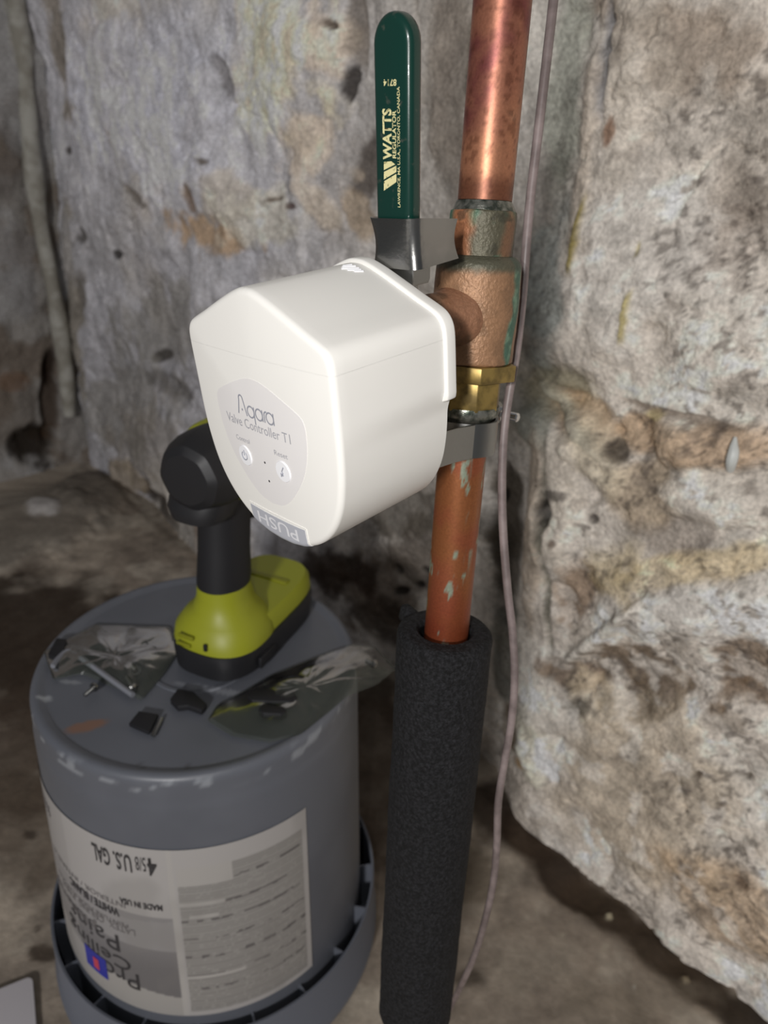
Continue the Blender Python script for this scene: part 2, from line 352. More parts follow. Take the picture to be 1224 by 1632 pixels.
WP = [(76, 90, 18, 150, -8, (112, 102, 88), .8, -.004, .5), (108, 480, 14, 160, -8, (120, 112, 98), .8, 0, .5), (112, 700, 20, 80, 0, (120, 108, 90), .7, 0, .5),
  # px, py, rx, ry, angle, colour, alpha, relief, edge roughness (surveyed off the photograph)
    (1090, 60, 190, 110, 10, (128, 112, 96), .75, 0, .8), (1000, 110, 60, 160, 5, (170, 160, 146), .4, 0, .8),
    (1160, 300, 60, 60, 0, (128, 116, 104), .5, 0, 1.), (1130, 390, 90, 40, -15, (126, 114, 104), .5, -.004, 1.),
    (965, 90, 14, 120, 3, (112, 112, 116), .8, -.006, .5), (930, 260, 18, 170, 8, (176, 162, 146), .6, .004, .6),
    (890, 180, 42, 190, 3, (136, 138, 126), .8, 0, .5), (868, 460, 40, 130, 5, (128, 134, 130), .8, 0, .5),
    (1000, 430, 120, 110, 0, (188, 182, 174), .6, .006, .7), (1150, 560, 110, 60, 0, (190, 180, 168), .6, .006, .7),
    (924, 375, 7, 62, 10, (120, 106, 48), .95, .004, .3), (1006, 508, 6, 42, 12, (160, 146, 90), .9, .004, .3), (1020, 400, 5, 14, 10, (150, 138, 84), .8, 0, .3),
    (975, 215, 8, 22, 15, (120, 84, 58), .8, 0, .6),
    (880, 620, 70, 45, 20, (118, 110, 84), .8, -.012, .5), (930, 665, 80, 32, 30, (140, 116, 86), .85, -.012, .5),
    (1010, 690, 70, 30, 10, (156, 130, 100), .85, -.004, .5), (1150, 705, 110, 42, 4, (164, 138, 110), .9, .014, .35), (1080, 700, 50, 35, 60, (170, 146, 118), .6, .01, .4),
    (1045, 660, 20, 12, 10, (186, 168, 116), .8, 0, .6),
    (1060, 655, 120, 7, 12, (86, 70, 54), .7, -.006, .4),
    (1040, 780, 60, 50, 50, (134, 116, 92), .8, 0, .6), (1140, 790, 90, 40, 10, (198, 190, 178), .7, .01, .8),
    (1090, 850, 70, 30, -20, (112, 102, 94), .6, -.004, 1.), (1060, 905, 180, 26, -8, (180, 160, 120), .75, .004, .6),
    (960, 720, 40, 90, -35, (190, 176, 150), .7, .01, .5), (850, 680, 45, 30, 40, (130, 132, 122), .8, .012, .4), (900, 660, 80, 12, 42, (150, 146, 128), .8, .012, .3),
    (890, 800, 50, 110, 5, (182, 172, 158), .8, .012, .4), (846, 850, 22, 170, 4, (164, 148, 130), .8, .006, .4),
    (873, 880, 7, 200, 1, (92, 90, 78), .85, -.008, .3), (877, 815, 14, 26, 0, (38, 34, 30), .95, -.012, .6), (956, 822, 9, 9, 0, (48, 40, 34), .9, -.006, .4), (985, 715, 26, 14, 40, (60, 50, 40), .85, -.010, .5),
    (893, 783, 30, 9, 0, (74, 68, 62), .8, 0, .6), (898, 858, 8, 8, 0, (84, 66, 52), .8, 0, .4),
    (1100, 960, 140, 45, -8, (194, 188, 180), .8, .012, .5), (960, 1010, 110, 12, -38, (178, 172, 162), .8, .012, .3),
    (925, 950, 40, 50, 20, (112, 88, 64), .8, -.01, .7), (990, 900, 60, 40, 0, (172, 154, 116), .6, 0, .7),
    (1020, 1090, 110, 55, 5, (92, 76, 58), .9, -.006, 1.3), (910, 1075, 50, 26, 10, (100, 78, 56), .8, -.005, .9), (1180, 1060, 60, 60, 0, (96, 74, 50), .8, -.006, 1.5),
    (1010, 1140, 26, 40, 0, (84, 70, 54), .85, -.004, .8), (950, 1120, 60, 30, 40, (184, 168, 140), .5, .004, .8),
    (920, 1130, 22, 18, 0, (70, 66, 58), .8, -.005, .8), (1120, 1000, 100, 30, 0, (200, 194, 186), .6, .004, 1.2), (1160, 1150, 60, 60, 0, (186, 176, 164), .6, .004, 1.),
    (1020, 1260, 180, 130, 40, (158, 144, 124), .75, .012, .4), (850, 1180, 32, 60, -20, (176, 172, 154), .8, .008, .5), (880, 1215, 14, 34, -28, (196, 194, 200), .8, 0, .5), (826, 1215, 20, 12, 0, (150, 116, 60), .8, 0, .6),
    (1160, 1420, 120, 60, 38, (156, 130, 98), .7, .006, .5), (1190, 1395, 20, 10, 40, (80, 64, 50), .8, -.006, .5),
    (1118, 1230, 7, 7, 0, (70, 58, 46), .9, -.004, .3), (1190, 1242, 7, 6, 0, (70, 58, 46), .9, -.004, .3),
    # behind the pipe and to the left
    (700, 150, 46, 240, 0, (112, 102, 92), .8, 0, .5), (565, 270, 36, 60, 0, (70, 62, 56), .85, -.006, .8), (740, 100, 16, 90, 0, (70, 60, 44), .9, 0, .6),  # first entry: the handle's cast shadow, put into the wall colour
    (435, 90, 70, 110, -10, (196, 184, 156), .85, .006, .7), (500, 60, 40, 60, 10, (196, 178, 158), .7, .004, .8), (410, 170, 50, 60, -30, (198, 186, 160), .7, .004, .6),
    (470, 230, 60, 50, 20, (186, 168, 146), .7, 0, .7), (320, 370, 60, 30, 10, (150, 122, 88), .85, -.004, .8), (350, 310, 60, 40, 20, (158, 148, 134), .7, .006, .6), (400, 350, 70, 45, 0, (176, 170, 156), .7, .004, .8),
    (540, 340, 18, 60, -25, (140, 120, 94), .7, 0, .5), (480, 320, 22, 70, -30, (180, 164, 142), .6, .004, .5),
    (180, 150, 120, 140, 30, (168, 168, 178), .75, .006, .5), (250, 250, 90, 60, 45, (172, 172, 182), .7, .006, .5), (300, 60, 70, 60, 0, (150, 150, 158), .6, 0, .6),
    (540, 60, 16, 90, 0, (104, 94, 84), .7, -.008, .7), (530, 130, 8, 30, 5, (36, 30, 26), .9, -.01, .6), (510, 35, 14, 7, 30, (60, 50, 42), .9, -.006, .5),
    (310, 40, 40, 40, 0, (140, 138, 140), .4, 0, 1.), (345, 120, 9, 40, -20, (90, 86, 86), .7, -.006, .6), (85, 240, 6, 6, 0, (50, 44, 40), .9, -.004, .3), (328, 258, 10, 8, 0, (84, 76, 66), .9, -.004, .5),
    (302, 320, 6, 26, -10, (96, 74, 52), .8, -.006, .6), (210, 315, 30, 7, 45, (88, 80, 72), .8, -.008, .6), (425, 318, 14, 5, -8, (70, 56, 44), .9, -.005, .5), (448, 330, 9, 6, 0, (70, 52, 48), .9, -.005, .5),
    (120, 400, 60, 60, 0, (140, 138, 140), .5, 0, .6), (170, 405, 9, 7, 20, (40, 36, 34), .9, -.006, .5), (115, 380, 10, 18, 0, (60, 56, 52), .8, -.006, .8), (250, 520, 90, 60, 0, (120, 116, 110), .7, 0, .7),
    (120, 470, 8, 40, 0, (96, 90, 82), .8, -.006, .5), (235, 570, 12, 10, 0, (58, 54, 50), .9, -.005, .6), (190, 650, 70, 90, 0, (118, 114, 108), .7, 0, .6), (255, 620, 50, 14, 30, (84, 80, 76), .7, -.005, .6),
    (220, 700, 60, 60, 0, (118, 110, 100), .6, .01, .6), (245, 810, 60, 14, 46, (36, 28, 22), .9, -.012, .4), (215, 785, 9, 8, 0, (60, 52, 46), .9, 0, .4), (290, 850, 60, 50, 40, (104, 98, 90), .6, .012, .4),
    (190, 760, 20, 34, -30, (132, 118, 98), .8, .01, .4), (300, 900, 60, 12, 35, (26, 18, 12), .9, -.01, .4), (320, 830, 14, 60, 0, (104, 80, 62), .6, 0, .6),
    (560, 960, 90, 60, 35, (82, 70, 58), .8, 0, .6), (640, 900, 60, 70, 0, (84, 76, 68), .85, .006, .5), (604, 920, 6, 10, -10, (22, 20, 18), .95, -.008, .3), (645, 925, 9, 6, 40, (26, 22, 20), .9, -.008, .4), (632, 950, 7, 6, 0, (24, 20, 18), .95, -.008, .3), (602, 960, 14, 8, 0, (30, 26, 22), .9, -.008, .5),
    (580, 1010, 70, 40, 40, (52, 42, 34), .85, 0, .5), (500, 920, 80, 40, 0, (40, 28, 20), .9, 0, .6), (640, 830, 90, 40, 0, (70, 64, 54), .7, 0, .6),  # last entry: shadow below the controller, painted into the wall colour
    (785, 860, 30, 150, 0, (58, 50, 38), .9, -.01, .5), (775, 800, 8, 14, 0, (20, 18, 14), .9, -.006, .5), (790, 1060, 26, 80, 0, (80, 80, 72), .8, 0, .6), (800, 1170, 18, 40, 0, (90, 74, 52), .8, 0, .6),  # long dark strip beside the pipe: its shadow painted on the wall
]
col, h = apply_patches(P3, st, col, h, WP, wall_st, 100)
spk = ss(0.60, 0.68, fbm(P3, 75, 3, 71)) * ss(0.42, 0.55, fbm(P3, 9, 3, 72))
col = mixc(col, lin((92, 82, 74)), spk * 0.4 * (0.35 + 0.65 * right))

eff = ss(0.55, 0.62, fbm(warp, 40, 5, 74)) * ss(0.25, 0.1, st[:, 1] - .2) * right
col = mixc(col, lin((206, 200, 192)), eff * 0.35)
mot = fbm(P3, 48, 5, 75, .62) - .5; col = col * (1 + mot * (1.1 * right + .7 * (1 - right)))[:, None]
stk = fbm(P3 * [1.6, .5, 1], 34, 4, 76) - .5; col = col * (1 + stk * .5 * (1 - right))[:, None]
fl_ = ss(.635, .67, fbm(P3, 170, 3, 77)) * (.3 + .7 * right) * ss(.44, .56, fbm(P3, 12, 3, 78)); col = mixc(col, lin((70, 62, 56)), fl_ * .6)
gl = col.mean(1, keepdims=True); col = gl + (col - gl) * .82
col = np.clip(col * (WALLGAIN + .45 * left * ss(.25, .7, st[:, 1]))[:, None], 0, .86)
V = W0 + st[:, :1] * WD + h[:, None] * WN; V[:, 2] = st[:, 1] + (fbm(P3, 20, 2, 9) - .5) * 0.004
raw('wall_right', V, gridfaces(len(s), len(z)), M['wall'], colors=col, kind='structure', flip=True,
    label='long rough foundation wall of plastered stone with blotchy tan and grey patches')
HW = (s, z, h.reshape(len(s), len(z)))

# side wall from the far corner ------------------------------------
t = graded(-0.03, 1.2, -0.03, 0.62, 220, 0.06); z2 = graded(-0.02, 2.1, -0.02, 1.2, 260, 0.07)
Tg, Z2 = np.meshgrid(t, z2, indexing='ij'); st2 = np.c_[Tg.ravel(), Z2.ravel()]; P2 = np.c_[st2[:, 0] + 7, st2[:, 1], np.zeros(len(st2))]
h2 = (fbm(P2, 6, 4, 201) - .5) * 0.06 + (fbm(P2, 30, 4, 202) - .5) * 0.016
c2_ = np.tile(lin((132, 128, 124)), (len(st2), 1)); c2_ = mixc(c2_, lin((96, 84, 72)), ss(0.48, 0.62, fbm(P2, 12, 5, 203)) * .7)
c2_ = mixc(c2_, lin((150, 150, 152)), ss(0.5, 0.62, fbm(P2, 7, 4, 204)) * .5)
SP = [(58, 710, 40, 34, 0, (32, 24, 16), .95, -.03, .5), (82, 640, 14, 80, 0, (56, 42, 30), .85, -.02, .4), (85, 590, 8, 30, 0, (40, 30, 24), .9, -.01, .4), (20, 660, 40, 60, 0, (96, 88, 80), .6, .01, .5),
      (20, 610, 30, 20, 0, (104, 80, 62), .6, 0, .5), (10, 280, 30, 60, 0, (96, 90, 86), .6, 0, .6), (36, 440, 26, 80, 0, (120, 118, 118), .6, 0, .6), (30, 50, 20, 70, -8, (136, 132, 120), .8, .01, .4)]
c2_, h2 = apply_patches(P2, st2, c2_, h2, SP, side_st, 300)
c2_ = np.clip(c2_ * 1.35, 0, .86)
V2 = C0 + st2[:, :1] * BD + h2[:, None] * (-WD); V2[:, 2] = st2[:, 1]
raw('wall_left', V2, gridfaces(len(t), len(z2)), M['wall'], colors=c2_, kind='structure',
    label='short rough side wall meeting the foundation wall in the far left corner')

# mortar bead down the corner
pts = catmull([side_st(q).tolist() for q in ((22, -40), (34, 60), (40, 150), (48, 250), (62, 360), (84, 470), (100, 570), (108, 660))], 8)
P = [C0 + BD * max(p[0], 0.004) - WD * 0.010 + np.array([0, 0, p[1]]) for p in pts]
rr = [0.0165 + 0.002 * math.sin(i * 0.31) + 0.0012 * math.sin(i * .73 + 1) for i in range(len(P))]
obj('trim_1', tube(P, rr, 12), mat('pale_mortar', (178, 176, 168), 0.9, c2=(148, 144, 134), nscale=30, bump=0.8, bscale=60, bdist=0.004), kind='structure',
    label='pale mortar ridge running down the far left corner')

# floor ------------------------------------------------------------
x = np.r_[np.arange(-1.7, -0.75, 0.05), np.linspace(-0.75, 0.6, 420), np.arange(0.65, 1.2, 0.05)]
y = np.r_[np.arange(-0.6, 0.2, 0.05), np.linspace(0.2, 1.95, 480), np.arange(2.0, 2.6, 0.05)]
Xg, Yg = np.meshgrid(x, y, indexing='ij'); sf = np.c_[Xg.ravel(), Yg.ravel()]; P4 = np.c_[sf, np.zeros(len(sf)) + 3]
dw = (np.c_[sf, np.zeros(len(sf))] - W0) @ WN                         # distance from the main wall
hf = (fbm(P4, 6, 4, 401) - .5) * 0.012 + (fbm(P4, 60, 3, 402) - .5) * 0.002
cf = np.tile(lin((142, 132, 120)), (len(sf), 1)); cf = mixc(cf, lin((112, 102, 92)), ss(0.45, 0.62, fbm(P4, 9, 5, 403)) * .6)
cf = mixc(cf, lin((160, 152, 140)), ss(0.52, 0.62, fbm(P4, 16, 5, 404)) * .5); cf = cf * (1 + (fbm(P4, 45, 5, 405) - .5) * 1.0)[:, None]
cf = np.clip(cf * 1.35, 0, .8)
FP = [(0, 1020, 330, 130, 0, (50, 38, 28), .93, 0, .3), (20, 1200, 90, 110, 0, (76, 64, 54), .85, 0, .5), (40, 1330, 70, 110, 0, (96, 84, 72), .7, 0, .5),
      (48, 1330, 12, 8, 0, (60, 50, 42), .8, 0, .5), (70, 1520, 20, 12, 0, (62, 50, 40), .8, 0, .6), (60, 1480, 8, 8, 0, (60, 50, 42), .8, 0, .5),
      (60, 840, 110, 60, -20, (112, 106, 98), .7, .02, .5), (70, 822, 34, 12, 0, (176, 172, 170), .9, .015, .6), (150, 790, 60, 40, 0, (104, 98, 90), .6, .02, .5),
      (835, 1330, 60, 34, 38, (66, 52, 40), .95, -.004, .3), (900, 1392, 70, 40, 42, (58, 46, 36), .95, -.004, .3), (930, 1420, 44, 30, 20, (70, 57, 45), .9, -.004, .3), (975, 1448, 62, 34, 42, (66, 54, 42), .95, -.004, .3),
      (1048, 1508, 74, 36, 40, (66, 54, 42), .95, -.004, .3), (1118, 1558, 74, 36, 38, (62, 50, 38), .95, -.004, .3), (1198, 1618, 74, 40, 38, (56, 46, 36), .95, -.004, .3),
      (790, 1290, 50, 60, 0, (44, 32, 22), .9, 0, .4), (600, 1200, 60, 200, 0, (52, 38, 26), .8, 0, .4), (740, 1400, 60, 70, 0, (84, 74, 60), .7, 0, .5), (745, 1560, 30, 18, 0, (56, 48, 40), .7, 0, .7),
      (972, 1455, 6, 5, 0, (196, 186, 160), .9, .003, .4), (1095, 1555, 12, 7, 40, (170, 156, 130), .8, .003, .5), (1012, 1573, 4, 4, 0, (190, 184, 172), .9, .002, .3), (895, 1493, 5, 4, 0, (176, 168, 150), .8, 0, .4), (965, 1508, 7, 5, 0, (168, 160, 144), .6, 0, .4),
      (850, 1540, 70, 60, 0, (168, 158, 144), .4, 0, .7), (1000, 1600, 120, 50, 0, (134, 124, 110), .5, 0, .6)]
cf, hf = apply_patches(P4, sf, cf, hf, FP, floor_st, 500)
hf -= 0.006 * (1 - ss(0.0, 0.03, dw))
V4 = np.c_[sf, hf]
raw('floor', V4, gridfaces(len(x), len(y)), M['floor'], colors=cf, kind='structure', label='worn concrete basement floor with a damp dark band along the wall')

# ------------------------------------------------------------------ device frame (valve controller)
R = np.array([[0.688756, 0.072273, 0.721382], [0.295207, 0.880838, -0.370105], [-0.662169, 0.467869, 0.585347]]); OC = np.array([-0.171472, -0.144011, 1.0]); SCL = 0.2604
DM = Matrix((CT @ R).tolist()).to_4x4(); DM.translation = Vector(O + CT @ (OC * SCL))
DMI = DM.inverted()
def dev(u, v, w): return Vector((u / 1000, v / 1000, w / 1000))
def devpx(q, w):                                                       # point of the device plane at depth w seen at q, in mm
    o = DMI @ Vector(O); d = (DMI.to_3x3() @ Vector(ray(q)))
    k = (w / 1000 - o[2]) / d[2]; p = o + d * k; return p[0] * 1000, p[1] * 1000
LD = 55.6
half = [(0, -42.2), (3.5, -41.9), (8, -40.6), (14, -38.3), (22, -34.9), (30, -31.4), (37, -28.5), (40.6, -26.6), (42.6, -24.0), (43.4, -20.5), (43.5, -14), (43.4, -4), (43.3, 6), (42.8, 14), (41.8, 21), (39.9, 28.5), (37, 35), (33, 40.9), (28, 45.9), (22, 50), (15, 53), (7.5, 54.6), (0, 55)]
hp = catmull([(a, b, 0) for a, b in half], 6)
outl = [(p[0], p[1]) for p in hp] + [(-p[0], p[1]) for p in reversed(hp[1:-1])]
outl = np.array(outl); NO = len(outl)
tg = np.roll(outl, -1, 0) - np.roll(outl, 1, 0); nrm = np.c_[tg[:, 1], -tg[:, 0]]; nrm /= np.linalg.norm(nrm, axis=1)[:, None]
if (nrm * (outl - [0, 5])).sum() < 0: nrm = -nrm
def offs(d): return outl + nrm * d
CC = np.array([0, 5.0]); RF = 2.4; CROWN = 1.9
def rho(u, v):
    a = math.atan2(v - CC[1], u - CC[0]); best = None
    d = np.arctan2(outl[:, 1] - CC[1], outl[:, 0] - CC[0]); i = np.argmin(np.abs((d - a + math.pi) % (2 * math.pi) - math.pi))
    return math.hypot(u - CC[0], v - CC[1]) / np.linalg.norm(offs(-RF)[i] - CC)
def crown(u, v): return -CROWN * (1 - min(rho(u, v), 1) ** 2)
def taper(p, w):
    k = 1 - 0.07 * (w / LD) * ss(-2, 10, p[:, 1]); return np.c_[p[:, 0] * k, p[:, 1]]
def shell_bm(shrink=0.0):
    bm = bmesh.new(); rings = []
    def ring(p, w): rings.append([bm.verts.new(dev(a, b, ww)) for (a, b), ww in zip(p, w if hasattr(w, '__len__') else [w] * NO)])
    for w in (LD, LD * .75, LD * .5, LD * .25, 6, RF): ring(taper(offs(-shrink), w), w + (shrink if w < LD else 0))
    for k in range(1, 7):
        a = math.pi / 2 * k / 6; ring(offs(-shrink - RF * (1 - math.cos(a))), RF * (1 - math.sin(a)) + shrink)
    base = offs(-RF - shrink)
    for k in (.97, .9, .8, .65, .5, .35, .2, .08): ring(CC + (base - CC) * k, -CROWN * (1 - k * k) + shrink)
    for a, b in zip(rings, rings[1:]):
        for i in range(NO): bm.faces.new((a[i], a[(i + 1) % NO], b[(i + 1) % NO], b[i]))
    bm.faces.new(rings[0]); bm.faces.new(rings[-1])
    bmesh.ops.recalc_face_normals(bm, faces=bm.faces)
    return bm
ctl = empty('valve_controller', DM, label='white shield-shaped motorised valve controller clamped in front of the green-handled valve', cat='valve controller')
SEAM = -19.0 / 1000
for nm, sign in (('top_cover', 1), ('housing', -1)):
    bm = shell_bm()
    bmesh.ops.bisect_plane(bm, geom=bm.verts[:] + bm.edges[:] + bm.faces[:], plane_co=(0, SEAM - sign * 0.00002, 0), plane_no=(0, 1, 0), clear_outer=sign > 0, clear_inner=sign < 0)
    obj(nm, bm, M['white'], ctl, ang=45)
obj('inner_core', shell_bm(0.5), M['panel'], ctl)
# rear flange over the top half
sel = [tuple(p) for p in offs(1.4) if p[1] < 1.5]
i0 = [i for i, p in enumerate(offs(1.4)) if p[1] < 1.5]
o14 = offs(1.5); right_side = [tuple(o14[i]) for i in range(NO // 2) if o14[i][1] < 2]; left_side = [(-a, b) for a, b in reversed(right_side)]
fl = right_side + [(right_side[-1][0] - 0.4, 3.4), (right_side[-1][0] - 4.4, 5.0), (-(right_side[-1][0] - 4.4), 5.0), (-(right_side[-1][0] - 0.4), 3.4)] + left_side[:-1]
bm = prism([(a / 1000, b / 1000) for a, b in fl], (LD - 4.6) / 1000, (LD + 0.6) / 1000, bevel=0.0008, seg=3)
obj('rear_flange', bm, M['white'], ctl)
bm = prism([(a / 1000 * .985, b / 1000 * .985) for a, b in taper(offs(-.3), LD)], (LD - .5) / 1000, (LD + 1.2) / 1000, bevel=0.0005)
obj('back_plate', bm, M['white'], ctl)
# raised vent ticks on the top slope
for k, (u, w, l) in enumerate(((2.0, 45.5, 3.4), (3.6, 44.8, 5.0), (5.2, 44.0, 6.4), (6.9, 44.4, 5.0), (8.4, 45.2, 3.4))):
    def slope(uu): return np.interp(uu, [p[0] for p in half[:8]], [p[1] for p in half[:8]])
    P = [dev(u + a * 0.35, slope(u + a * .35) - 0.15, w + a) for a in np.linspace(-l / 2, l / 2, 5)]
    obj('vent_tick', tube(P, 0.00042, 8), M['button'], ctl)
# face panel
ph = [(0, -11.2), (5, -10.6), (12, -8.4), (20, -5.2), (25.5, -2.4), (27.2, 0.5), (27.4, 5), (26.4, 12), (23.6, 19.5), (19, 26.5), (13, 33), (7, 37), (0, 38.4)]
pp = [(p[0], p[1]) for p in catmull([(a, b, 0) for a, b in ph], 5)]; pan = np.array(pp + [(-a, b) for a, b in reversed(pp[1:-1])])
def plate(name, pts, lift, m, parent, centre, thick=0.25, rings=(1, .97, .85, .65, .4, .15), label=None):
    bm = bmesh.new(); R_ = []
    c = np.array(centre)
    for k, sc in enumerate((1,) + tuple(rings)):
        R_.append([bm.verts.new(dev(*(c + (p - c) * sc), crown(*(c + (p - c) * sc)) - (lift if k else lift - thick))) for p in pts])
    n = len(pts)
    for a, b in zip(R_, R_[1:]):
        for i in range(n): bm.faces.new((a[i], a[(i + 1) % n], b[(i + 1) % n], b[i]))
    bm.faces.new(R_[-1])
    return obj(name, bm, m, parent, ang=30, label=label)
plate('face_panel', pan, 0.10, M['panel'], ctl, (0, 12), label='pale grey shield-shaped face panel')
for nm, (u, v), lb in (('control_button', (-13, 21.4), 'white round power button'), ('reset_button', (11.4, 21.4), 'white round reset button')):
    a = np.linspace(0, 2 * math.pi, 28, endpoint=False)
    b = plate(nm, np.c_[u + 4.3 * np.cos(a), v + 4.3 * np.sin(a)], 0.55, M['button'], ctl, (u, v), thick=.5, rings=(.93, .6, .2), label=lb)
    c = crown(u, v) - 0.60
    if u < 0:
        P = [dev(u + 1.7 * math.sin(q), v - 1.7 * math.cos(q), c) for q in np.linspace(0.6, 2 * math.pi - .6, 22)]
        obj('power_symbol', tube(P, 0.00022, 6), M['print'], b)
        obj('power_symbol', tube([dev(u, v - 2.4, c), dev(u, v - .2, c)], 0.00022, 6), M['print'], b)
    else:
        obj('reset_symbol', tube([dev(u - .9, v + 2, c), dev(u + .2, v + .6, c), dev(u - .3, v - .2, c), dev(u + .9, v - 2, c)], 0.00026, 6), M['print'], b)
        obj('reset_symbol', tube([dev(u - .9, v + 1.9, c), dev(u - 1.1, v + .8, c), dev(u + .3, v + 1.6, c)], 0.00022, 6), M['print'], b)
for (u, v) in ((0, 20.9), (0.6, 28.5)):
    bm = lathe([(0.0005, 0), (0.0004, 0.00008)], 12, M=Matrix.Translation(dev(u, v, crown(u, v) - .12)) @ Matrix.Scale(-1, 4, (0, 0, 1)))
    obj('indicator_dot', bm, M['ink'], ctl)
def onface(lift): return lambda x, y, d=0: dev(x, -y, crown(x, -y) - lift)
def ribbon(bm, P, wd):
    P = np.array(P, float); t_ = np.gradient(P, axis=0); t_ /= np.linalg.norm(t_, axis=1)[:, None] + 1e-9; n2 = np.c_[-t_[:, 1], t_[:, 0]] * wd / 2
    a = [bm.verts.new(dev(x, y, crown(x, y) - .17)) for x, y in P + n2]; b = [bm.verts.new(dev(x, y, crown(x, y) - .17)) for x, y in P - n2]
    for i in range(len(P) - 1): bm.faces.new((a[i], a[i + 1], b[i + 1], b[i]))
def arc(cx_, cy_, r_, a0, a1, n=20): return [(cx_ + r_ * math.cos(math.radians(t_)), cy_ - r_ * math.sin(math.radians(t_))) for t_ in np.linspace(a0, a1, n)]
bm = bmesh.new(); B_ = 3.9                                             # baseline, v runs down
ribbon(bm, [(-12.2, B_), (-10.6, B_ - 5.6)] + arc(-9.35, B_ - 6.3, 1.25, 165, 20, 10) + [(-6.4, B_)], .62); ribbon(bm, arc(-9.2, B_ - 2.0, .25, 0, 360, 8), .5)
for cx_, dn in ((-3.6, 2.3), (1.6, 0), (8.2, 0)):
    ribbon(bm, arc(cx_, B_ - 2.2, 2.15, 0, 360, 28), .62); ribbon(bm, [(cx_ + 2.15, B_ - 4.5), (cx_ + 2.15, B_ + dn)], .62)
ribbon(bm, [(5.3 - .35, B_), (5.3 - .35, B_ - 2.4)] + arc(6.6, B_ - 2.6, 1.6, 170, 95, 8), .62) if False else ribbon(bm, [(4.9, B_), (4.9, B_ - 2.6)] + arc(6.3, B_ - 2.9, 1.4, 170, 80, 8), .62)
obj('lettering', bm, M['print'], ctl, smooth=False)
text_part('lettering', 'Valve Controller T1', (-22.0, -9.0, 18.6, -5.2), onface(.16), M['print_thin'], ctl)
text_part('lettering', 'Control', (-17.6, -15.6, -8.2, -13.6), onface(.16), M['print_thin'], ctl)
text_part('lettering', 'Reset', (7.6, -15.6, 15.4, -13.6), onface(.16), M['print_thin'], ctl)
# silver push tab wrapping the bottom rim
def bot(u): return np.interp(abs(u), [p[0] for p in reversed(half[12:])], [p[1] for p in reversed(half[12:])]) if False else float(np.interp(abs(u), [a for a, b in half[::-1] if b > 10], [b for a, b in half[::-1] if b > 10]))
def tabpt(u, k, lift):
    v1 = bot(u); r = RF; flat = v1 - r - 43.2
    if k <= .7:
        v = 43.2 + flat * k / .7; return dev(u, v, crown(u, v) - lift)
    if k <= .9:
        a = (k - .7) / .2 * math.pi / 2; return dev(u, v1 - r + (r + lift) * math.sin(a), r - (r + lift) * math.cos(a))
    return dev(u, v1 + lift, r + (k - .9) / .1 * 6)
def tab(u0, u1, k0, lift, name, m, parent, label=None):
    us = np.linspace(u0, u1, 30); ks = np.r_[np.linspace(k0, .7, 10), np.linspace(.72, .9, 8), [.95, 1]]
    bm = bmesh.new(); g = [[bm.verts.new(tabpt(u, k, lift)) for k in ks] for u in us]; g2 = [[bm.verts.new(tabpt(u, k, -.3)) for k in ks] for u in us]
    for i in range(len(us) - 1):
        for j in range(len(ks) - 1):
            bm.faces.new((g[i][j], g[i + 1][j], g[i + 1][j + 1], g[i][j + 1]))
    for i in range(len(us) - 1): bm.faces.new((g[i][0], g2[i][0], g2[i + 1][0], g[i + 1][0])); bm.faces.new((g[i][-1], g2[i][-1], g2[i + 1][-1], g[i + 1][-1]))
    for j in range(len(ks) - 1): bm.faces.new((g[0][j], g2[0][j], g2[0][j + 1], g[0][j + 1])); bm.faces.new((g[-1][j], g2[-1][j], g2[-1][j + 1], g[-1][j + 1]))
    return obj(name, bm, m, parent, label=label)
tab(-18.3, 18.9, 0, .25, 'tab_rim', M['white'], ctl)
pt = tab(-17.5, 18.1, .10, .42, 'push_tab', M['push'], ctl, 'silver-grey push tab with raised upside-down lettering')
text_part('lettering', 'PUSH', (-13.2, 45.6, 13.2, 51.0), lambda x, y, d=0: dev(-x, 96.6 - y if False else 45.4 + (51.0 - y) * 0 + (y - 45.4), crown(-x, y) - .5 - d * 0), M['pushtext'], pt, bold=0.01)

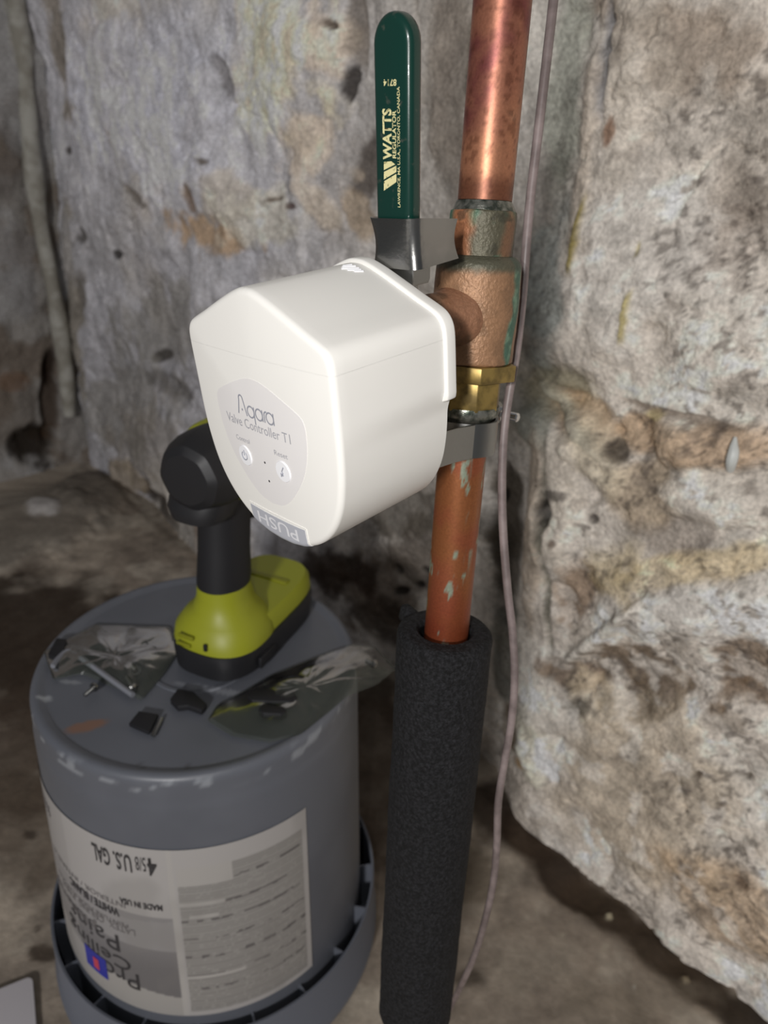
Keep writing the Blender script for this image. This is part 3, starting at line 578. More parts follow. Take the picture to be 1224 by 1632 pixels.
# steel clamp plate gripping the handle ---------------------------
def curved_band(u0, u1, w0, w1, v0, v1, waist, t, r=2.6):
    """U-shaped band: front face and both sides, edges drawn in at mid height"""
    bm = bmesh.new(); nv = 16; path = []
    for k in range(7): path.append(('s', -1, w1 + (w0 + r - w1) * k / 6))
    for k in range(1, 7): a = math.pi / 2 * k / 6; path.append(('c', -1, a))
    for k in range(1, 8): path.append(('f', 0, k / 8))
    for k in range(0, 7): a = math.pi / 2 * (1 - k / 6); path.append(('c', 1, a))
    for k in range(1, 7): path.append(('s', 1, w0 + r + (w1 - w0 - r) * k / 6))
    def pt(p, v, inn):
        n = (v - v0) / (v1 - v0); wst = waist * math.sin(math.pi * n)
        a0, a1, ww = u0 + wst + inn, u1 - wst * .55 - inn, w0 + wst * .3 + inn; rr = r - inn
        if p[0] == 's': return dev(a0 if p[1] < 0 else a1, v, max(p[2], ww) if p[2] < w1 else p[2] - wst * .8)
        if p[0] == 'c':
            if p[1] < 0: return dev(a0 + rr - rr * math.cos(p[2]), v, ww + rr - rr * math.sin(p[2]))
            return dev(a1 - rr + rr * math.cos(p[2]), v, ww + rr - rr * math.sin(p[2]))
        return dev(a0 + rr + (a1 - a0 - 2 * rr) * p[2], v, ww)
    def pt2(p, v, inn):
        q = pt(p, v, inn); k = max(0.0, (q.z * 1000 - w0 - 3) / (w1 - w0)); q.y += (.0030 * (v1 - v) / (v1 - v0) - .0008 * (v - v0) / (v1 - v0)) * k; return q
    vs = np.linspace(v0, v1, nv)
    g = [[bm.verts.new(pt2(p, v, 0)) for v in vs] for p in path]; h_ = [[bm.verts.new(pt2(p, v, t)) for v in vs] for p in path]
    n = len(path)
    for i in range(n - 1):
        for j in range(nv - 1):
            bm.faces.new((g[i][j], g[i + 1][j], g[i + 1][j + 1], g[i][j + 1])); bm.faces.new((h_[i][j], h_[i + 1][j], h_[i + 1][j + 1], h_[i][j + 1]))
        for j in (0, nv - 1): bm.faces.new((g[i][j], g[i + 1][j], h_[i + 1][j], h_[i][j]))
    for i in (0, n - 1):
        for j in range(nv - 1): bm.faces.new((g[i][j], g[i][j + 1], h_[i][j + 1], h_[i][j]))
    return bm
obj('handle_clamp', curved_band(1.6, 26.0, 56.8, 80.0, -57.2, -40.0, 1.5, 1.1, 3.8), M['chrome'], ctl, ang=50, label='polished steel clamp around the foot of the green handle')

# ------------------------------------------------------------------ copper pipes, valve, foam, cable
def width_z(mm, px): return mm / 1000 * F / px
PA = atD((797.5, 40), 22.3 * F / 1000 / 93.3); PB = atD((721, 900), 22.3 * F / 1000 / 72.3)
PD = Vector(PB - PA).normalized()
def pipe_at(py):                                                       # point of the pipe axis seen at image height py
    lo, hi = -1.0, 6.0
    for _ in range(50):
        m_ = (lo + hi) / 2; P = PA + (PB - PA) * m_; yy = seen(P)[1]
        if yy < py: lo = m_
        else: hi = m_
    return Vector(PA + (PB - PA) * lo)
AX0 = pipe_at(320)                                                     # local frame: z up the pipe from the solder joint
TOW = -(DM.to_3x3() @ Vector((0, 0, 1)));                              # towards the controller
PM = frame(AX0, -PD, up=TOW)                                           # x,y across, z up the pipe
xdir = (TOW - (-PD) * TOW.dot(-PD)).normalized(); zdir = -PD; ydir = zdir.cross(xdir)
PM = Matrix((xdir, ydir, zdir)).transposed().to_4x4(); PM.translation = AX0
PMI = PM.inverted()
def hz(py): return (PMI @ pipe_at(py))[2]
CAMD = (PMI @ Vector(O)); CAMA = math.atan2(CAMD[1], CAMD[0])          # bearing of the viewer round the pipe
RG = (PMI.to_3x3() @ Vector((1, 0, 0))); RA = math.atan2(RG[1], RG[0])   # bearing of the picture's right-hand side

def clathe(name, prof, n, colfun, m, parent=None, rfun=None, sub=0.0012, mw=None, **k):
    """closed turned body with finely subdivided rings carrying colour"""
    P = [np.array(prof[0], float)]
    for a, b in zip(prof, prof[1:]):
        a = np.array(a, float); b = np.array(b, float); c = max(1, int(np.linalg.norm(b - a) / sub))
        for i in range(1, c + 1): P.append(a + (b - a) * i / c)
    P = np.array(P); tt = np.linspace(0, 2 * math.pi, n, endpoint=False)
    rr = np.repeat(P[:, 0], n); zz = np.repeat(P[:, 1], n); ta = np.tile(tt, len(P))
    if rfun is not None: rr = rr * rfun(ta, zz)
    V = np.c_[rr * np.cos(ta), rr * np.sin(ta), zz]
    C = colfun(V, ta, zz)
    fc = gridfaces(len(P), n, True); fc.append(tuple(range(n))[::-1]); fc.append(tuple((len(P) - 1) * n + i for i in range(n)))
    me_flip = prof[0][1] > prof[-1][1]
    o = raw(name, V, fc, m, parent, colors=C, flip=me_flip, **k)
    o.data.set_sharp_from_angle(angle=math.radians(50))
    if mw is not None: o.matrix_world = mw
    return o
def adiff(a, b): return np.abs((a - b + math.pi) % (2 * math.pi) - math.pi)
CU = lin((178, 122, 92)); CUD = lin((112, 52, 58)); CUR = lin((150, 84, 56)); VER = lin((84, 138, 118)); VERL = lin((150, 190, 172))
def col_upper(V, a, z):
    P = V + 2; c = np.tile(CU, (len(V), 1)); hi = hz(210)
    k = ss(hi - .010, hi + .012, z + (fbm(P, 70, 3, 11) - .5) * .03 + .006 * np.cos(a - RA + math.pi))
    c = mixc(c, CUD, k * (0.35 + .5 * ss(.4, .6, fbm(P, 60, 4, 12))))
    c = mixc(c, lin((96, 52, 36)), ss(.60, .66, fbm(P, 420, 2, 13)) * .5)
    c = mixc(c, lin((90, 48, 34)), ss(-.012, -.004, -z) * .7)
    sm_ = ss(.62, .66, fbm(P, 130, 3, 14)) * (adiff(a, RA) < 1.1) * ss(.035, .0, z); c = mixc(c, VERL, sm_ * .7)
    ed = (1 - ss(.0, .22, adiff(a, RA - .15))) * ss(hz(60) - .03, hz(60), z); c = mixc(c, VER, ed * ss(.4, .5, fbm(P, 80, 3, 15)))
    return c
def col_lower(V, a, z):
    P = V + 5; c = np.tile(CUR, (len(V), 1)); c = mixc(c, lin((150, 96, 56)), ss(.42, .6, fbm(P, 40, 4, 21)) * .7)
    c = mixc(c, lin((130, 48, 30)), ss(hz(960), hz(1000), z) * 0 + (1 - ss(hz(1000), hz(900), z)) * .6)
    q = P * [1, 1, .35]
    st_ = ss(.52, .58, fbm(q, 330, 4, 22)) * (1 - ss(.05, .34, adiff(a, CAMA + (RA - CAMA) * .42) + (fbm(q, 60, 2, 24) - .5) * .6)) * ss(hz(920), hz(860), z)
    c = mixc(c, lin((140, 150, 132)), st_ * .8)
    c = mixc(c, VERL, ss(.67, .70, fbm(q, 260, 3, 23)) * .6)
    return c
zt = (PMI @ Vector(atD((806, -160), 0.262)))[2]
r0 = 0.01115
clathe('copper_pipe', [(r0, zt), (r0, 0)], 96, col_upper, M['copper'], mw=PM, label='upper copper pipe with purple heat tarnish, rising above the valve', cat='pipe')
zb = -float((AX0.z - .002) / PD.z / -1)
clathe('copper_pipe', [(r0, hz(640)), (r0, -0.0 + zb)], 96, col_lower, M['copper'], mw=PM, sub=.002, label='lower copper pipe with pale green streaks, running down into the foam sleeve', cat='pipe')

valve = empty('ball_valve', PM, label='bronze ball valve with green verdigris and a green-sleeved lever', cat='valve')
def col_body(V, a, z):
    P = V + 9; c = np.tile(lin((160, 122, 92)), (len(V), 1)); c = mixc(c, lin((124, 96, 72)), ss(.45, .6, fbm(P, 90, 4, 31)) * .6)
    A = RA + (CAMA - RA) * (.29 + .10 * ss(hz(440), hz(570), z)); k = (1 - ss(.10, .24, adiff(a, A) + (fbm(P, 120, 3, 32) - .5) * .35)); c = mixc(c, mixc(np.tile(lin((64, 112, 96)), (len(V), 1)), lin((112, 150, 128)), ss(.5, .6, fbm(P, 260, 3, 34))), k * .9)
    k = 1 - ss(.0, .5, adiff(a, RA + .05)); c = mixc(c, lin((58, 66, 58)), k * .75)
    z0 = hf(428, .018); c = mixc(c, lin((74, 82, 70)), ss(z0 - .003, z0 + .001, z + (fbm(P, 150, 3, 33) - .5) * .004) * .85)
    return c
def col_collar(V, a, z):
    P = V + 14; c = np.tile(lin((92, 88, 72)), (len(V), 1)); k = ss(.46, .56, fbm(P, 70, 4, 41)); c = mixc(c, lin((70, 120, 100)), k * .8)
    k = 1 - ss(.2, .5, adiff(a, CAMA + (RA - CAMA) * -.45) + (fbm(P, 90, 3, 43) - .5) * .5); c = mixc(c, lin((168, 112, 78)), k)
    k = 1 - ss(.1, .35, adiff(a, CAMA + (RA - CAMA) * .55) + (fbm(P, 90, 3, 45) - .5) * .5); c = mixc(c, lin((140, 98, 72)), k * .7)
    c = mixc(c, lin((60, 58, 48)), ss(.58, .66, fbm(P, 160, 3, 44)) * .6)
    return c
def hf(py, r):
    lo, hi = -.4, .4
    for _ in range(50):
        m_ = (lo + hi) / 2
        if seen(PM @ Vector((r * math.cos(CAMA), r * math.sin(CAMA), m_)))[1] > py: lo = m_
        else: hi = m_
    return lo
z1, z2_, z3, z4, z5 = hf(336, .014), hf(416, .0165), hf(585, .018), hf(613, .019), hf(659, .015)
lump = lambda s_: (lambda a, z: 1 + .02 * (fbm(np.c_[np.cos(a) * .014, np.sin(a) * .014, z], 120, 3, s_) - .5) * 2)
bm = lathe([(r0 + .0001, z1 + .0042), (r0 + .0009, z1 + .0025), (r0 + .0022, z1), (r0 + .0022, z1 - .003)], 64, rfun=lambda a, z: 1 + .02 * math.sin(5 * a + z * 900))
obj('solder_ring', bm, M['solder'], valve)
rc = 0.01385
clathe('socket_collar', [(r0 - .001, z1 + .0005), (rc - .0012, z1 + .0008), (rc - .0002, z1 + .0002), (rc, z1 - .0012), (rc, z2_ - .003)], 160, col_collar, M['bronze'], valve, rfun=lump(3), sub=.0006)
rb = 0.0181
clathe('valve_body', [(rc - .002, z2_ + .0022), (rc + .001, z2_ + .0018), (rb - .0012, z2_ + .0002), (rb - .0002, z2_ - .0015), (rb, z2_ - .004), (rb + .0004, (z2_ + z3) / 2), (rb + .0002, z3 + .0008), (rb - .0008, z3), (rc - .001, z3 - .0002)], 200, col_body, M['bronze'], valve, rfun=lump(7), sub=.0006)
hexp = [(math.cos(math.pi / 3 * i + CAMA + .25) * .0207, math.sin(math.pi / 3 * i + CAMA + .25) * .0207) for i in range(6)]
obj('hex_nut', prism(hexp, z3 - .0001, z4, bevel=.0006), M['brass'], valve, label='brass hexagonal nut')
oct_ = [(math.cos(math.pi / 4 * i + CAMA + .3) * .0150, math.sin(math.pi / 4 * i + CAMA + .3) * .0150) for i in range(8)]
obj('outlet_neck', prism(oct_, z4 + .0002, z5, bevel=.0005), M['brass'], valve)
obj('solder_ring', lathe([(.0146, z5 + .0012), (.0150, z5 - .0006), (.0144, z5 - .003), (r0, z5 - .006)], 64), M['solder'], valve)
# stem boss towards the controller
zs = hz(505)
BMt = Matrix.Translation(Vector((0, 0, zs))) @ Matrix.Rotation(math.pi / 2, 4, 'Y')
clathe('stem_boss', [(.0150, .006), (.0140, .0145), (.0122, .0185), (.0104, .0235), (.0100, .0285), (.0088, .030), (.005, .0302)], 120, lambda V, a, z: mixc(np.tile(lin((150, 108, 82)), (len(V), 1)), lin((96, 76, 58)), ss(.45, .6, fbm(V + 3, 100, 3, 51)) * .7), M['bronze'], valve, sub=.0008).matrix_local = BMt
bm = lathe([(.0075, .030), (.0075, .036), (.0046, .0362), (.0046, .046)], 48, M=BMt); obj('stem', bm, M['brass'], valve)
hexs = [(math.cos(math.pi / 3 * i) * .0078, math.sin(math.pi / 3 * i) * .0078) for i in range(6)]
bm = prism(hexs, .0400, .0455, bevel=.0005); bm.transform(BMt); obj('stem_nut', bm, M['steel'], valve)
# lever: steel strip up out of the clamp, vinyl sleeve over it (built in the controller's frame, it stands parallel to its back)
D2P = PMI @ DM
def lever_frame(u, v, w): return D2P @ dev(u, v, w)
lean = math.atan(.079)
def lev(x, y, w):                                                      # x across, y up from v=-57
    return lever_frame(14.6 + x * math.cos(lean) + y * math.sin(lean), -57 - y * math.cos(lean) + x * math.sin(lean), w)
def slab(poly, w0, w1, bev, seg=3):
    bm = prism([(a, b) for a, b in poly], w0, w1, bevel=bev, seg=seg)
    for v in bm.verts: v.co = lev(v.co.x, v.co.y, v.co.z)
    return bm
tipn = [(-.9 + 8.75 * math.cos(t_), 52.5 + 8.9 * math.sin(t_)) for t_ in np.linspace(0, math.pi, 17)]
sleeve_poly = [(7.85, -14)] + tipn + [(-9.65, -14)]
slv = obj('handle_sleeve', slab(sleeve_poly, 58.4, 65.2, 2.3, 5), M['green'], valve, ang=60, label='glossy dark green vinyl handle sleeve with cream lettering')
obj('lever', slab([(8, -16), (8, -44), (5, -56), (-22, -64), (-26, -58), (-16, -50), (-8, -40), (-8, -16)], 60.2, 63.2, .4, 2), M['steel'], valve)
obj('lever_fold', slab([(9.6, -14), (9.6, -21), (8.6, -23), (8.6, -14)], 58.6, 68, .3, 1), M['steel'], valve, label='rough galvanised fold of the lever beside the clamp')
# print on the sleeve
def pxlev(q, w=58.4):
    u, v = devpx(q, w); du, dv = u - 14.6, v + 57; c, s_ = math.cos(lean), math.sin(lean)
    return du * c + dv * s_, du * s_ - dv * c
def up_text(s_, px0, py0, px1, py1, bold=0, m='cream'):
    # text reading upwards: its left end at the bottom
    a = pxlev((px0, py1)); b = pxlev((px1, py0)); y0, y1 = a[1], b[1]; xl = (a[0] + pxlev((px0, py0))[0]) / 2; xr = (b[0] + pxlev((px1, py1))[0]) / 2
    text_part('lettering', s_, (y0, -xr, y1, -xl), lambda X, Y, d=0: lev(-Y, X, 58.33), M[m], slv, bold=bold)
up_text('WATTS', 610, 173, 624.5, 254, .035)
up_text('REGULATOR', 625.5, 176, 631.5, 252, .02)
up_text('LAWRENCE, MA U.S.A., TORONTO, CANADA', 633.5, 138, 638.5, 330, .008)
a = pxlev((611.5, 137)); b = pxlev((632, 126))
text_part('lettering', '8714', (a[0], a[1], b[0], b[1]), lambda X, Y, d=0: lev(a[0] + b[0] - X, a[1] + b[1] - Y, 58.33), M['cream'], slv, bold=.02)
for (q0, q1, q2, q3) in (((612, 304), (632, 290), (632, 277), (612, 289)), ((612, 286), (632, 274), (632, 264), (612, 274)), ((612, 271), (630, 262), (624, 257), (612, 258))):
    bm = bmesh.new(); bm.faces.new([bm.verts.new(lev(*pxlev(q), 58.33)) for q in (q0, q1, q2, q3)]); obj('emblem_stripe', bm, M['cream'], slv, smooth=False)

# pipe strap of the controller, wrapping the lower pipe -----------
PC = DMI @ pipe_at(700); pu, pw = PC[0] * 1000, PC[2] * 1000
def strap_path(u_off, r):
    P = [(pu + u_off, LD + 0.5), (pu + u_off, LD + 14), (pu + u_off - 1.2, LD + 20), (pu + r, LD + 27), (pu + r, pw - 3)]
    P += [(pu + r * math.cos(a), pw + r * math.sin(a)) for a in np.linspace(0.05, math.pi - .05, 16)]
    P += [(pu - r, pw - 3), (pu - r, LD + 27), (pu - u_off + 1.2, LD + 20), (pu - u_off, LD + .5)]
    return P
def band(path, v0, v1, t, flare=0):
    p = np.array(path); tg_ = np.gradient(p, axis=0); nn = np.c_[-tg_[:, 1], tg_[:, 0]]; nn /= np.linalg.norm(nn, axis=1)[:, None]
    bm = bmesh.new(); rows = []
    for (a, b), (na, nb) in zip(p, nn):
        dv = (12.0 / 35) * 0
        rows.append([bm.verts.new(dev(a, v0, b)), bm.verts.new(dev(a, v1, b)), bm.verts.new(dev(a + na * t, v1, b + nb * t)), bm.verts.new(dev(a + na * t, v0, b + nb * t))])
    for r_, q_ in zip(rows, rows[1:]):
        for i in range(4): bm.faces.new((r_[i], r_[(i + 1) % 4], q_[(i + 1) % 4], q_[i]))
    bm.faces.new(rows[0]); bm.faces.new(rows[-1]); return bm
rs = .0150; v0_, v1_ = hf(730, rs), hf(676, rs)
PD2 = DMI @ PM
def ring_r(a): return 1 + .012 * math.cos(7 * a)
n_ = 72; bm = bmesh.new(); prof = [(rs, v0_), (rs + .0002, (v0_ + v1_) / 2), (rs, v1_), (rs - .0012, v1_), (rs - .0012, v0_)]
rows = [[bm.verts.new(PD2 @ Vector((r_ * ring_r(2 * math.pi * i / n_) * math.cos(2 * math.pi * i / n_), r_ * ring_r(2 * math.pi * i / n_) * math.sin(2 * math.pi * i / n_), z_))) for i in range(n_)] for r_, z_ in prof]
for k in range(5):
    for i in range(n_): bm.faces.new((rows[k][i], rows[k][(i + 1) % n_], rows[(k + 1) % 5][(i + 1) % n_], rows[(k + 1) % 5][i]))
obj('pipe_strap', bm, M['steel'], ctl, ang=40, label='bent steel strap around the copper pipe')
LR = (PMI @ (DM @ dev(pu, sv_ if False else 30, LD)))
SGN = 1 if math.sin(RA) > 0 else -1
for su in (1, -1):
    bm = prism([(.0085, su * .0118), (.020, su * .0112), (.030, su * .0125), (LR[0] - .002, su * .0125), (LR[0] - .002, su * .0137), (.030, su * .0137), (.020, su * .0126), (.0085, su * .0130)], v0_, v1_, bevel=.0002, seg=1)
    bm.transform(PD2); obj('strap_arm', bm, M['steel'], ctl, ang=40)
q = DMI @ Vector(atD((803, 661), 0.353)); q0 = (q[0] * 1000, q[1] * 1000, q[2] * 1000)
bt = empty('strap_bolt', parent=ctl); 
Mb = frame(dev(*q0), (1, 0, 0.1)) @ Matrix.Scale(.85, 4)
hx = [(math.cos(math.pi / 3 * i) * .0046, math.sin(math.pi / 3 * i) * .0046) for i in range(6)]
bm = prism(hx, -.004, .0, bevel=.0004); lathe([(.0026, 0), (.0026, .009), (.0018, .0096)], 20, bm=bm, M=None); bm.transform(Mb)
obj('bolt', bm, mat('bright_zinc', (225, 225, 225), .2, 1.0), bt, label='bright hexagonal bolt head')
bm = lathe([(.0030, -.016), (.0030, -.004), (.0062, -.004), (.0062, -.0052)], 24); bm.transform(Mb); obj('bolt_shank', bm, M['steel'], bt)
obj('strap_ear', prism(rrect(.012, .012, .003, cx=0, cy=0), -.0065, -.0052, bevel=.0003), M['steel'], bt).matrix_local = Mb

# foam sleeve -------------------------------------------------------
FA = atD((709, 1008), 22.3 * F / 1000 / 72.3 + (pipe_at(1008) - pipe_at(900)).length * .3)
pf = pipe_at(1004); FB = np.array(pipe_at(1600)) + CT @ np.array([.0012, 0, 0])
FA = np.array(pf) + np.array([-.0008, -.0006, 0]); fz = Vector(FA - FB).normalized(); LF = (Vector(FA) - Vector(FB)).length
FM = frame(FA, fz, up=(1, 0, 0)); ro = .0243; ri = .0132
def foam_r(a, z): return 1 + .02 * (fbm(np.c_[np.cos(a), np.sin(a), z * 20], 3, 3, 61) - .5) * 2 + .012 * (fbm(np.c_[np.cos(a) * .024, np.sin(a) * .024, z], 330, 2, 62) - .5)
prof = [(ri, -.05), (ri, -.001), (ri + .0015, .0008), (ro - .0025, .0006), (ro - .0006, -.0008), (ro, -.003), (ro - .0005, -LF * .5), (ro - .0012, -LF - .004), (ro - .004, -LF - .010), (ri, -LF - .011)]
fo = clathe('foam_pipe_sleeve', prof, 120, lambda V, a, z: np.tile(lin((40, 40, 42)), (len(V), 1)), M['foam'], rfun=foam_r, sub=.002, mw=FM,
            label='charcoal foam insulation sleeve around the bottom of the copper pipe', cat='pipe insulation')
# notch where the sleeve's slit gapes at its top rim
bm = box((0, 0, -.003), (.0065, .014, .010), bevel=.0025, seg=3)
obj('slit_flap', bm, M['foam'], fo).matrix_local = FM.inverted() @ (Matrix.Translation(Vector(atD((655, 975), .388))) @ Matrix.Rotation(.6, 4, 'Z') @ Matrix.Rotation(.15, 4, 'Y'))

# cable -------------------------------------------------------------
cpx = [(889, -80, .300), (882, 0, .303), (873, 80, .306), (859, 200, .312), (846, 310, .318), (838, 400, .322), (833, 470, .327), (823, 560, .333), (811, 630, .338), (803, 690, .342), (800, 770, .348), (802, 850, .354), (809, 940, .360), (817, 1010, .366), (820, 1080, .372), (815, 1150, .380), (803, 1220, .388), (794, 1280, .396), (792, 1340, .405), (787, 1400, .415), (776, 1455, .43), (757, 1520, .46), (735, 1570, .50), (700, 1640, .56)]
cP = catmull([atD((a, b), d) for a, b, d in cpx], 8)
obj('cable', tube(cP, [.0021] * len(cP), 14), M['cable'], label='thin mauve-grey cable hanging beside the copper pipe', cat='cable')

# ------------------------------------------------------------------ bucket
BH = 0.350
_p = np.array([atZ(q, BH)[:2] for q in ((46, 1105), (576, 1085), (330, 916), (300, 1231), (120, 985), (490, 965), (130, 1200), (470, 1190))])
_s = np.linalg.lstsq(np.c_[2 * _p, np.ones(len(_p))], (_p ** 2).sum(1), rcond=None)[0]
BX, BY = _s[:2]; BR = math.sqrt(_s[2] + BX * BX + BY * BY) + .0022
bk = empty('bucket', Matrix.Translation((BX, BY, 0)), label='grey plastic pail standing upside down, with a torn paper label', cat='bucket')
def brad(z): return BR + (BH - z) * 0.040
def bcol(V, a, z):
    P = V + 20; c = np.tile(lin((99, 102, 110)), (len(V), 1)); c = mixc(c, lin((84, 87, 95)), ss(.4, .65, fbm(P, 12, 4, 81)) * .5)
    top = ss(BH - .006, BH - .001, z)
    W = V[:, :2] + [BX, BY]
    for (q, rx, ry, ang, cc, al, ro_) in (((140, 1155), 36, 7, -14, (122, 92, 76), .9, .7), ((72, 1112), 18, 7, -5, (186, 190, 194), .6, .8), ((108, 1085), 26, 4, 5, (150, 153, 158), .6, .6), ((340, 1098), 70, 5, 10, (156, 159, 166), .4, .5), ((225, 1220), 8, 5, 40, (70, 72, 76), .7, .4), ((300, 1222), 8, 4, 40, (70, 72, 76), .7, .4), ((95, 1068), 18, 4, 20, (150, 152, 156), .5, .6)):
        c0 = atZ(q, BH)[:2]; e = 4
        J = np.c_[(atZ((q[0] + e, q[1]), BH)[:2] - c0) / e, (atZ((q[0], q[1] + e), BH)[:2] - c0) / e]
        d = (W - c0) @ np.linalg.inv(J).T; ca, sa = math.cos(math.radians(ang)), math.sin(math.radians(ang))
        r_ = np.hypot((d[:, 0] * ca + d[:, 1] * sa) / rx, (-d[:, 0] * sa + d[:, 1] * ca) / ry) + (fbm(P, 60, 3, 82) - .5) * 2 * ro_
        c = mixc(c, lin(cc), (1 - ss(.7, 1.1, r_)) * al * top)
    sc_ = ss(.60, .66, fbm(P * [1, 1, 3], 90, 3, 83)) * (1 - ss(.003, .008, np.abs(z - BH + .006))) * (np.hypot(V[:, 0], V[:, 1]) > BR - .009); c = mixc(c, lin((168, 172, 178)), sc_ * .5)
    return c
prof = [(.0005, BH - .0006), (.038, BH - .0006), (.0385, BH + .0004), (.041, BH + .0004), (.0415, BH - .0006), (BR - .010, BH - .001), (BR - .007, BH + .0012), (BR - .004, BH + .0014), (BR - .0015, BH + .0004), (BR, BH - .003), (brad(BH - .02), BH - .02), (brad(BH - .026) + .0006, BH - .026), (brad(.10), .10), (brad(.0), .004), (brad(0) - .003, .003)]
clathe('body', prof, 220, bcol, M['bucket'], bk, sub=.003)
# skirt ring, open upwards in this position, carried by ribs
zsk = .098
def sk(z): return brad(z) + .0125
prof = [(sk(zsk) - .0012, zsk), (sk(zsk) + .0008, zsk + .0006), (sk(zsk) + .0014, zsk - .001), (sk(.04) + .0012, .045), (sk(.045) + .0035, .042), (sk(.04) + .0035, .034), (brad(.034) - .001, .030), (brad(.036) - .001, .034), (sk(.04) - .0012, .040), (sk(zsk) - .0012, zsk - .0005)]
obj('skirt_ring', lathe([(a, b) for a, b in prof], 160, cap=False), mat('skirt_plastic', (98, 102, 112), .42), bk, ang=40)
rib_me = None
for i in range(20):
    a = 2 * math.pi * i / 20 + .1
    if rib_me is None:
        rr_ = [(brad(zsk - .006) - .001, zsk - .006), (sk(zsk - .004), zsk - .004), (sk(.036), .036), (brad(.036) - .001, .036)]
        o = obj('rib', prism(rr_, -.0009, .0009, ax=(0, 2, 1)), M['bucket'] if False else mat('rib_plastic', (102, 106, 116), .42), bk, smooth=False); rib_me = o.data
    else: o = finish(bpy.data.objects.new('rib', rib_me), bk)
    o.rotation_euler = (0, 0, a)
# handle lug and drips
for (q, zz, nm) in (((355, 1622), .06, 'paint_spot'), ):
    aa = math.atan2(atY(q, BY - brad(.08))[1] - BY, atY(q, BY - brad(.08))[0] - BX)
    rr_ = sk(.07) + .0005
    bm = lathe([(.0001, 0), (.0022, .0006), (.0038, -.0002)], 16); o = obj(nm, bm, M['paint'], bk)
    o.matrix_local = frame((rr_ * math.cos(aa), rr_ * math.sin(aa), .085), (math.cos(aa), math.sin(aa), 0))
# label sheet
def cyl_hit(q, off=0.0):                                               # where a ray meets the pail's side
    r = ray(q); lo = None
    for t_ in np.linspace(.25, .9, 2600):
        P = O + r * t_
        if math.hypot(P[0] - BX, P[1] - BY) <= brad(P[2]) + off: lo = P; break
    if lo is None: return None
    return math.atan2(lo[1] - BY, lo[0] - BX), lo[2]
a_r, zr = cyl_hit((496, 1289)); a_m, zm = cyl_hit((282, 1340)); a_br, zbr = cyl_hit((487, 1559)); a_bm, zbm = cyl_hit((282, 1602))
LZ1 = (zr + zm) / 2; LZ0 = (zbr + zbm) / 2; A1 = (a_r + a_br) / 2; AM = (a_m + a_bm) / 2; A0 = AM - (A1 - AM) * 1.5
def labpt(a, z, lift=.0012): r_ = brad(z) + lift; return Vector((r_ * math.cos(a), r_ * math.sin(a), z))
na, nz_ = 260, 150
aa, zz = np.meshgrid(np.linspace(A0, A1, na), np.linspace(LZ0, LZ1, nz_), indexing='ij'); aa = aa.ravel(); zz = zz.ravel()
n_ = (zz - LZ0) / (LZ1 - LZ0); m_ = (aa - AM) / (A1 - AM)
c = np.tile(lin((196, 192, 190)), (len(aa), 1))
LPn = np.c_[m_ * 10, n_ * 10, 0 * m_]
lefts = m_ < 0
# left panel: white head, grey banded picture below, white foot
grad = lin((158, 155, 156)) * 1.0
c = np.where((lefts & (n_ < .62))[:, None], mixc(np.tile(grad, (len(aa), 1)), lin((128, 125, 126)), ss(.6, .25, n_)), c)
c = np.where((lefts & (n_ < .60 + .05 * m_) & (n_ > .42))[:, None], lin((168, 165, 165)), c)
c = np.where((lefts & (n_ < .12 - .10 * m_))[:, None], lin((186, 182, 178)), c)
c = np.where((lefts & (m_ < -.9))[:, None], mixc(c, lin((178, 174, 172)), np.full(len(aa), .5)), c)
c = np.where((np.abs(m_) < .022)[:, None], lin((200, 196, 192)), c)
# right panel: dense small print and margins
rp = (m_ > .04) & (m_ < .955) & (n_ > .03) & (n_ < .90)
line = ((n_ * 64) % 1 < .5) * (fbm(np.c_[m_ * 46, np.floor(n_ * 64) * 3.1, 0 * m_], 1, 2, 91) > .34)
c = np.where(rp[:, None], mixc(np.tile(lin((172, 169, 165)), (len(aa), 1)), lin((140, 136, 134)), line * .55), c)
blank = rp & (((n_ > .69) & (n_ < .705) & (m_ < .35)) | ((n_ > .615) & (n_ < .635) & (m_ > .1) & (m_ < .3)) | ((n_ > .245) & (n_ < .265) & (m_ < .45)) | ((n_ > .80) & (m_ < .42)))
c = np.where(blank[:, None], lin((196, 192, 188)), c)
bold = (m_ > .04) & (m_ < .955) & (np.isin(np.floor(n_ * 64), [52, 44, 38, 31, 24, 17, 11])) & (fbm(np.c_[m_ * 18, n_ * 64, 0 * m_], 1, 2, 95) > .5)
c = np.where((bold & ~blank)[:, None], lin((112, 108, 108)), c)
lw = fbm(LPn, .3, 3, 97); c = mixc(c, lin((150, 146, 142)), ss(.5, .7, lw) * .3)
jag = np.where(m_ < -1, 0, .0)
c = c * .72
raw('paper_label', [labpt(a, z) for a, z in zip(aa, zz)], gridfaces(na, nz_), M['label'], bk, colors=c, label='crinkled grey and white paper label printed upside down')
lab = bk.children[-1]
def ltext(s_, m0, n0, m1, n1, m='ink', bold=0):                        # upside down: text x runs towards smaller bearing
    text_part('lettering', s_, (-m1, -n1, -m0, -n0), lambda X, Y, d=0: labpt(AM + (-X) * (A1 - AM), LZ0 + (-Y) * (LZ1 - LZ0), .0016), M[m], lab, bold=bold)
ltext('4', -.15, .86, -.085, .955, bold=.03); ltext('5/8', -.235, .88, -.16, .955); ltext('U.S.', -.40, .86, -.265, .955, bold=.02); ltext('GAL', -.58, .86, -.43, .955, bold=.02)
ltext('MADE IN USA', -.40, .665, -.08, .70, bold=.03)
ltext('WHITE / BLANC', -.92, .575, -.42, .625, bold=.03)
ltext('INTERIOR / INTERIEUR', -1.2, .64, -.36, .67, 'inkgrey')
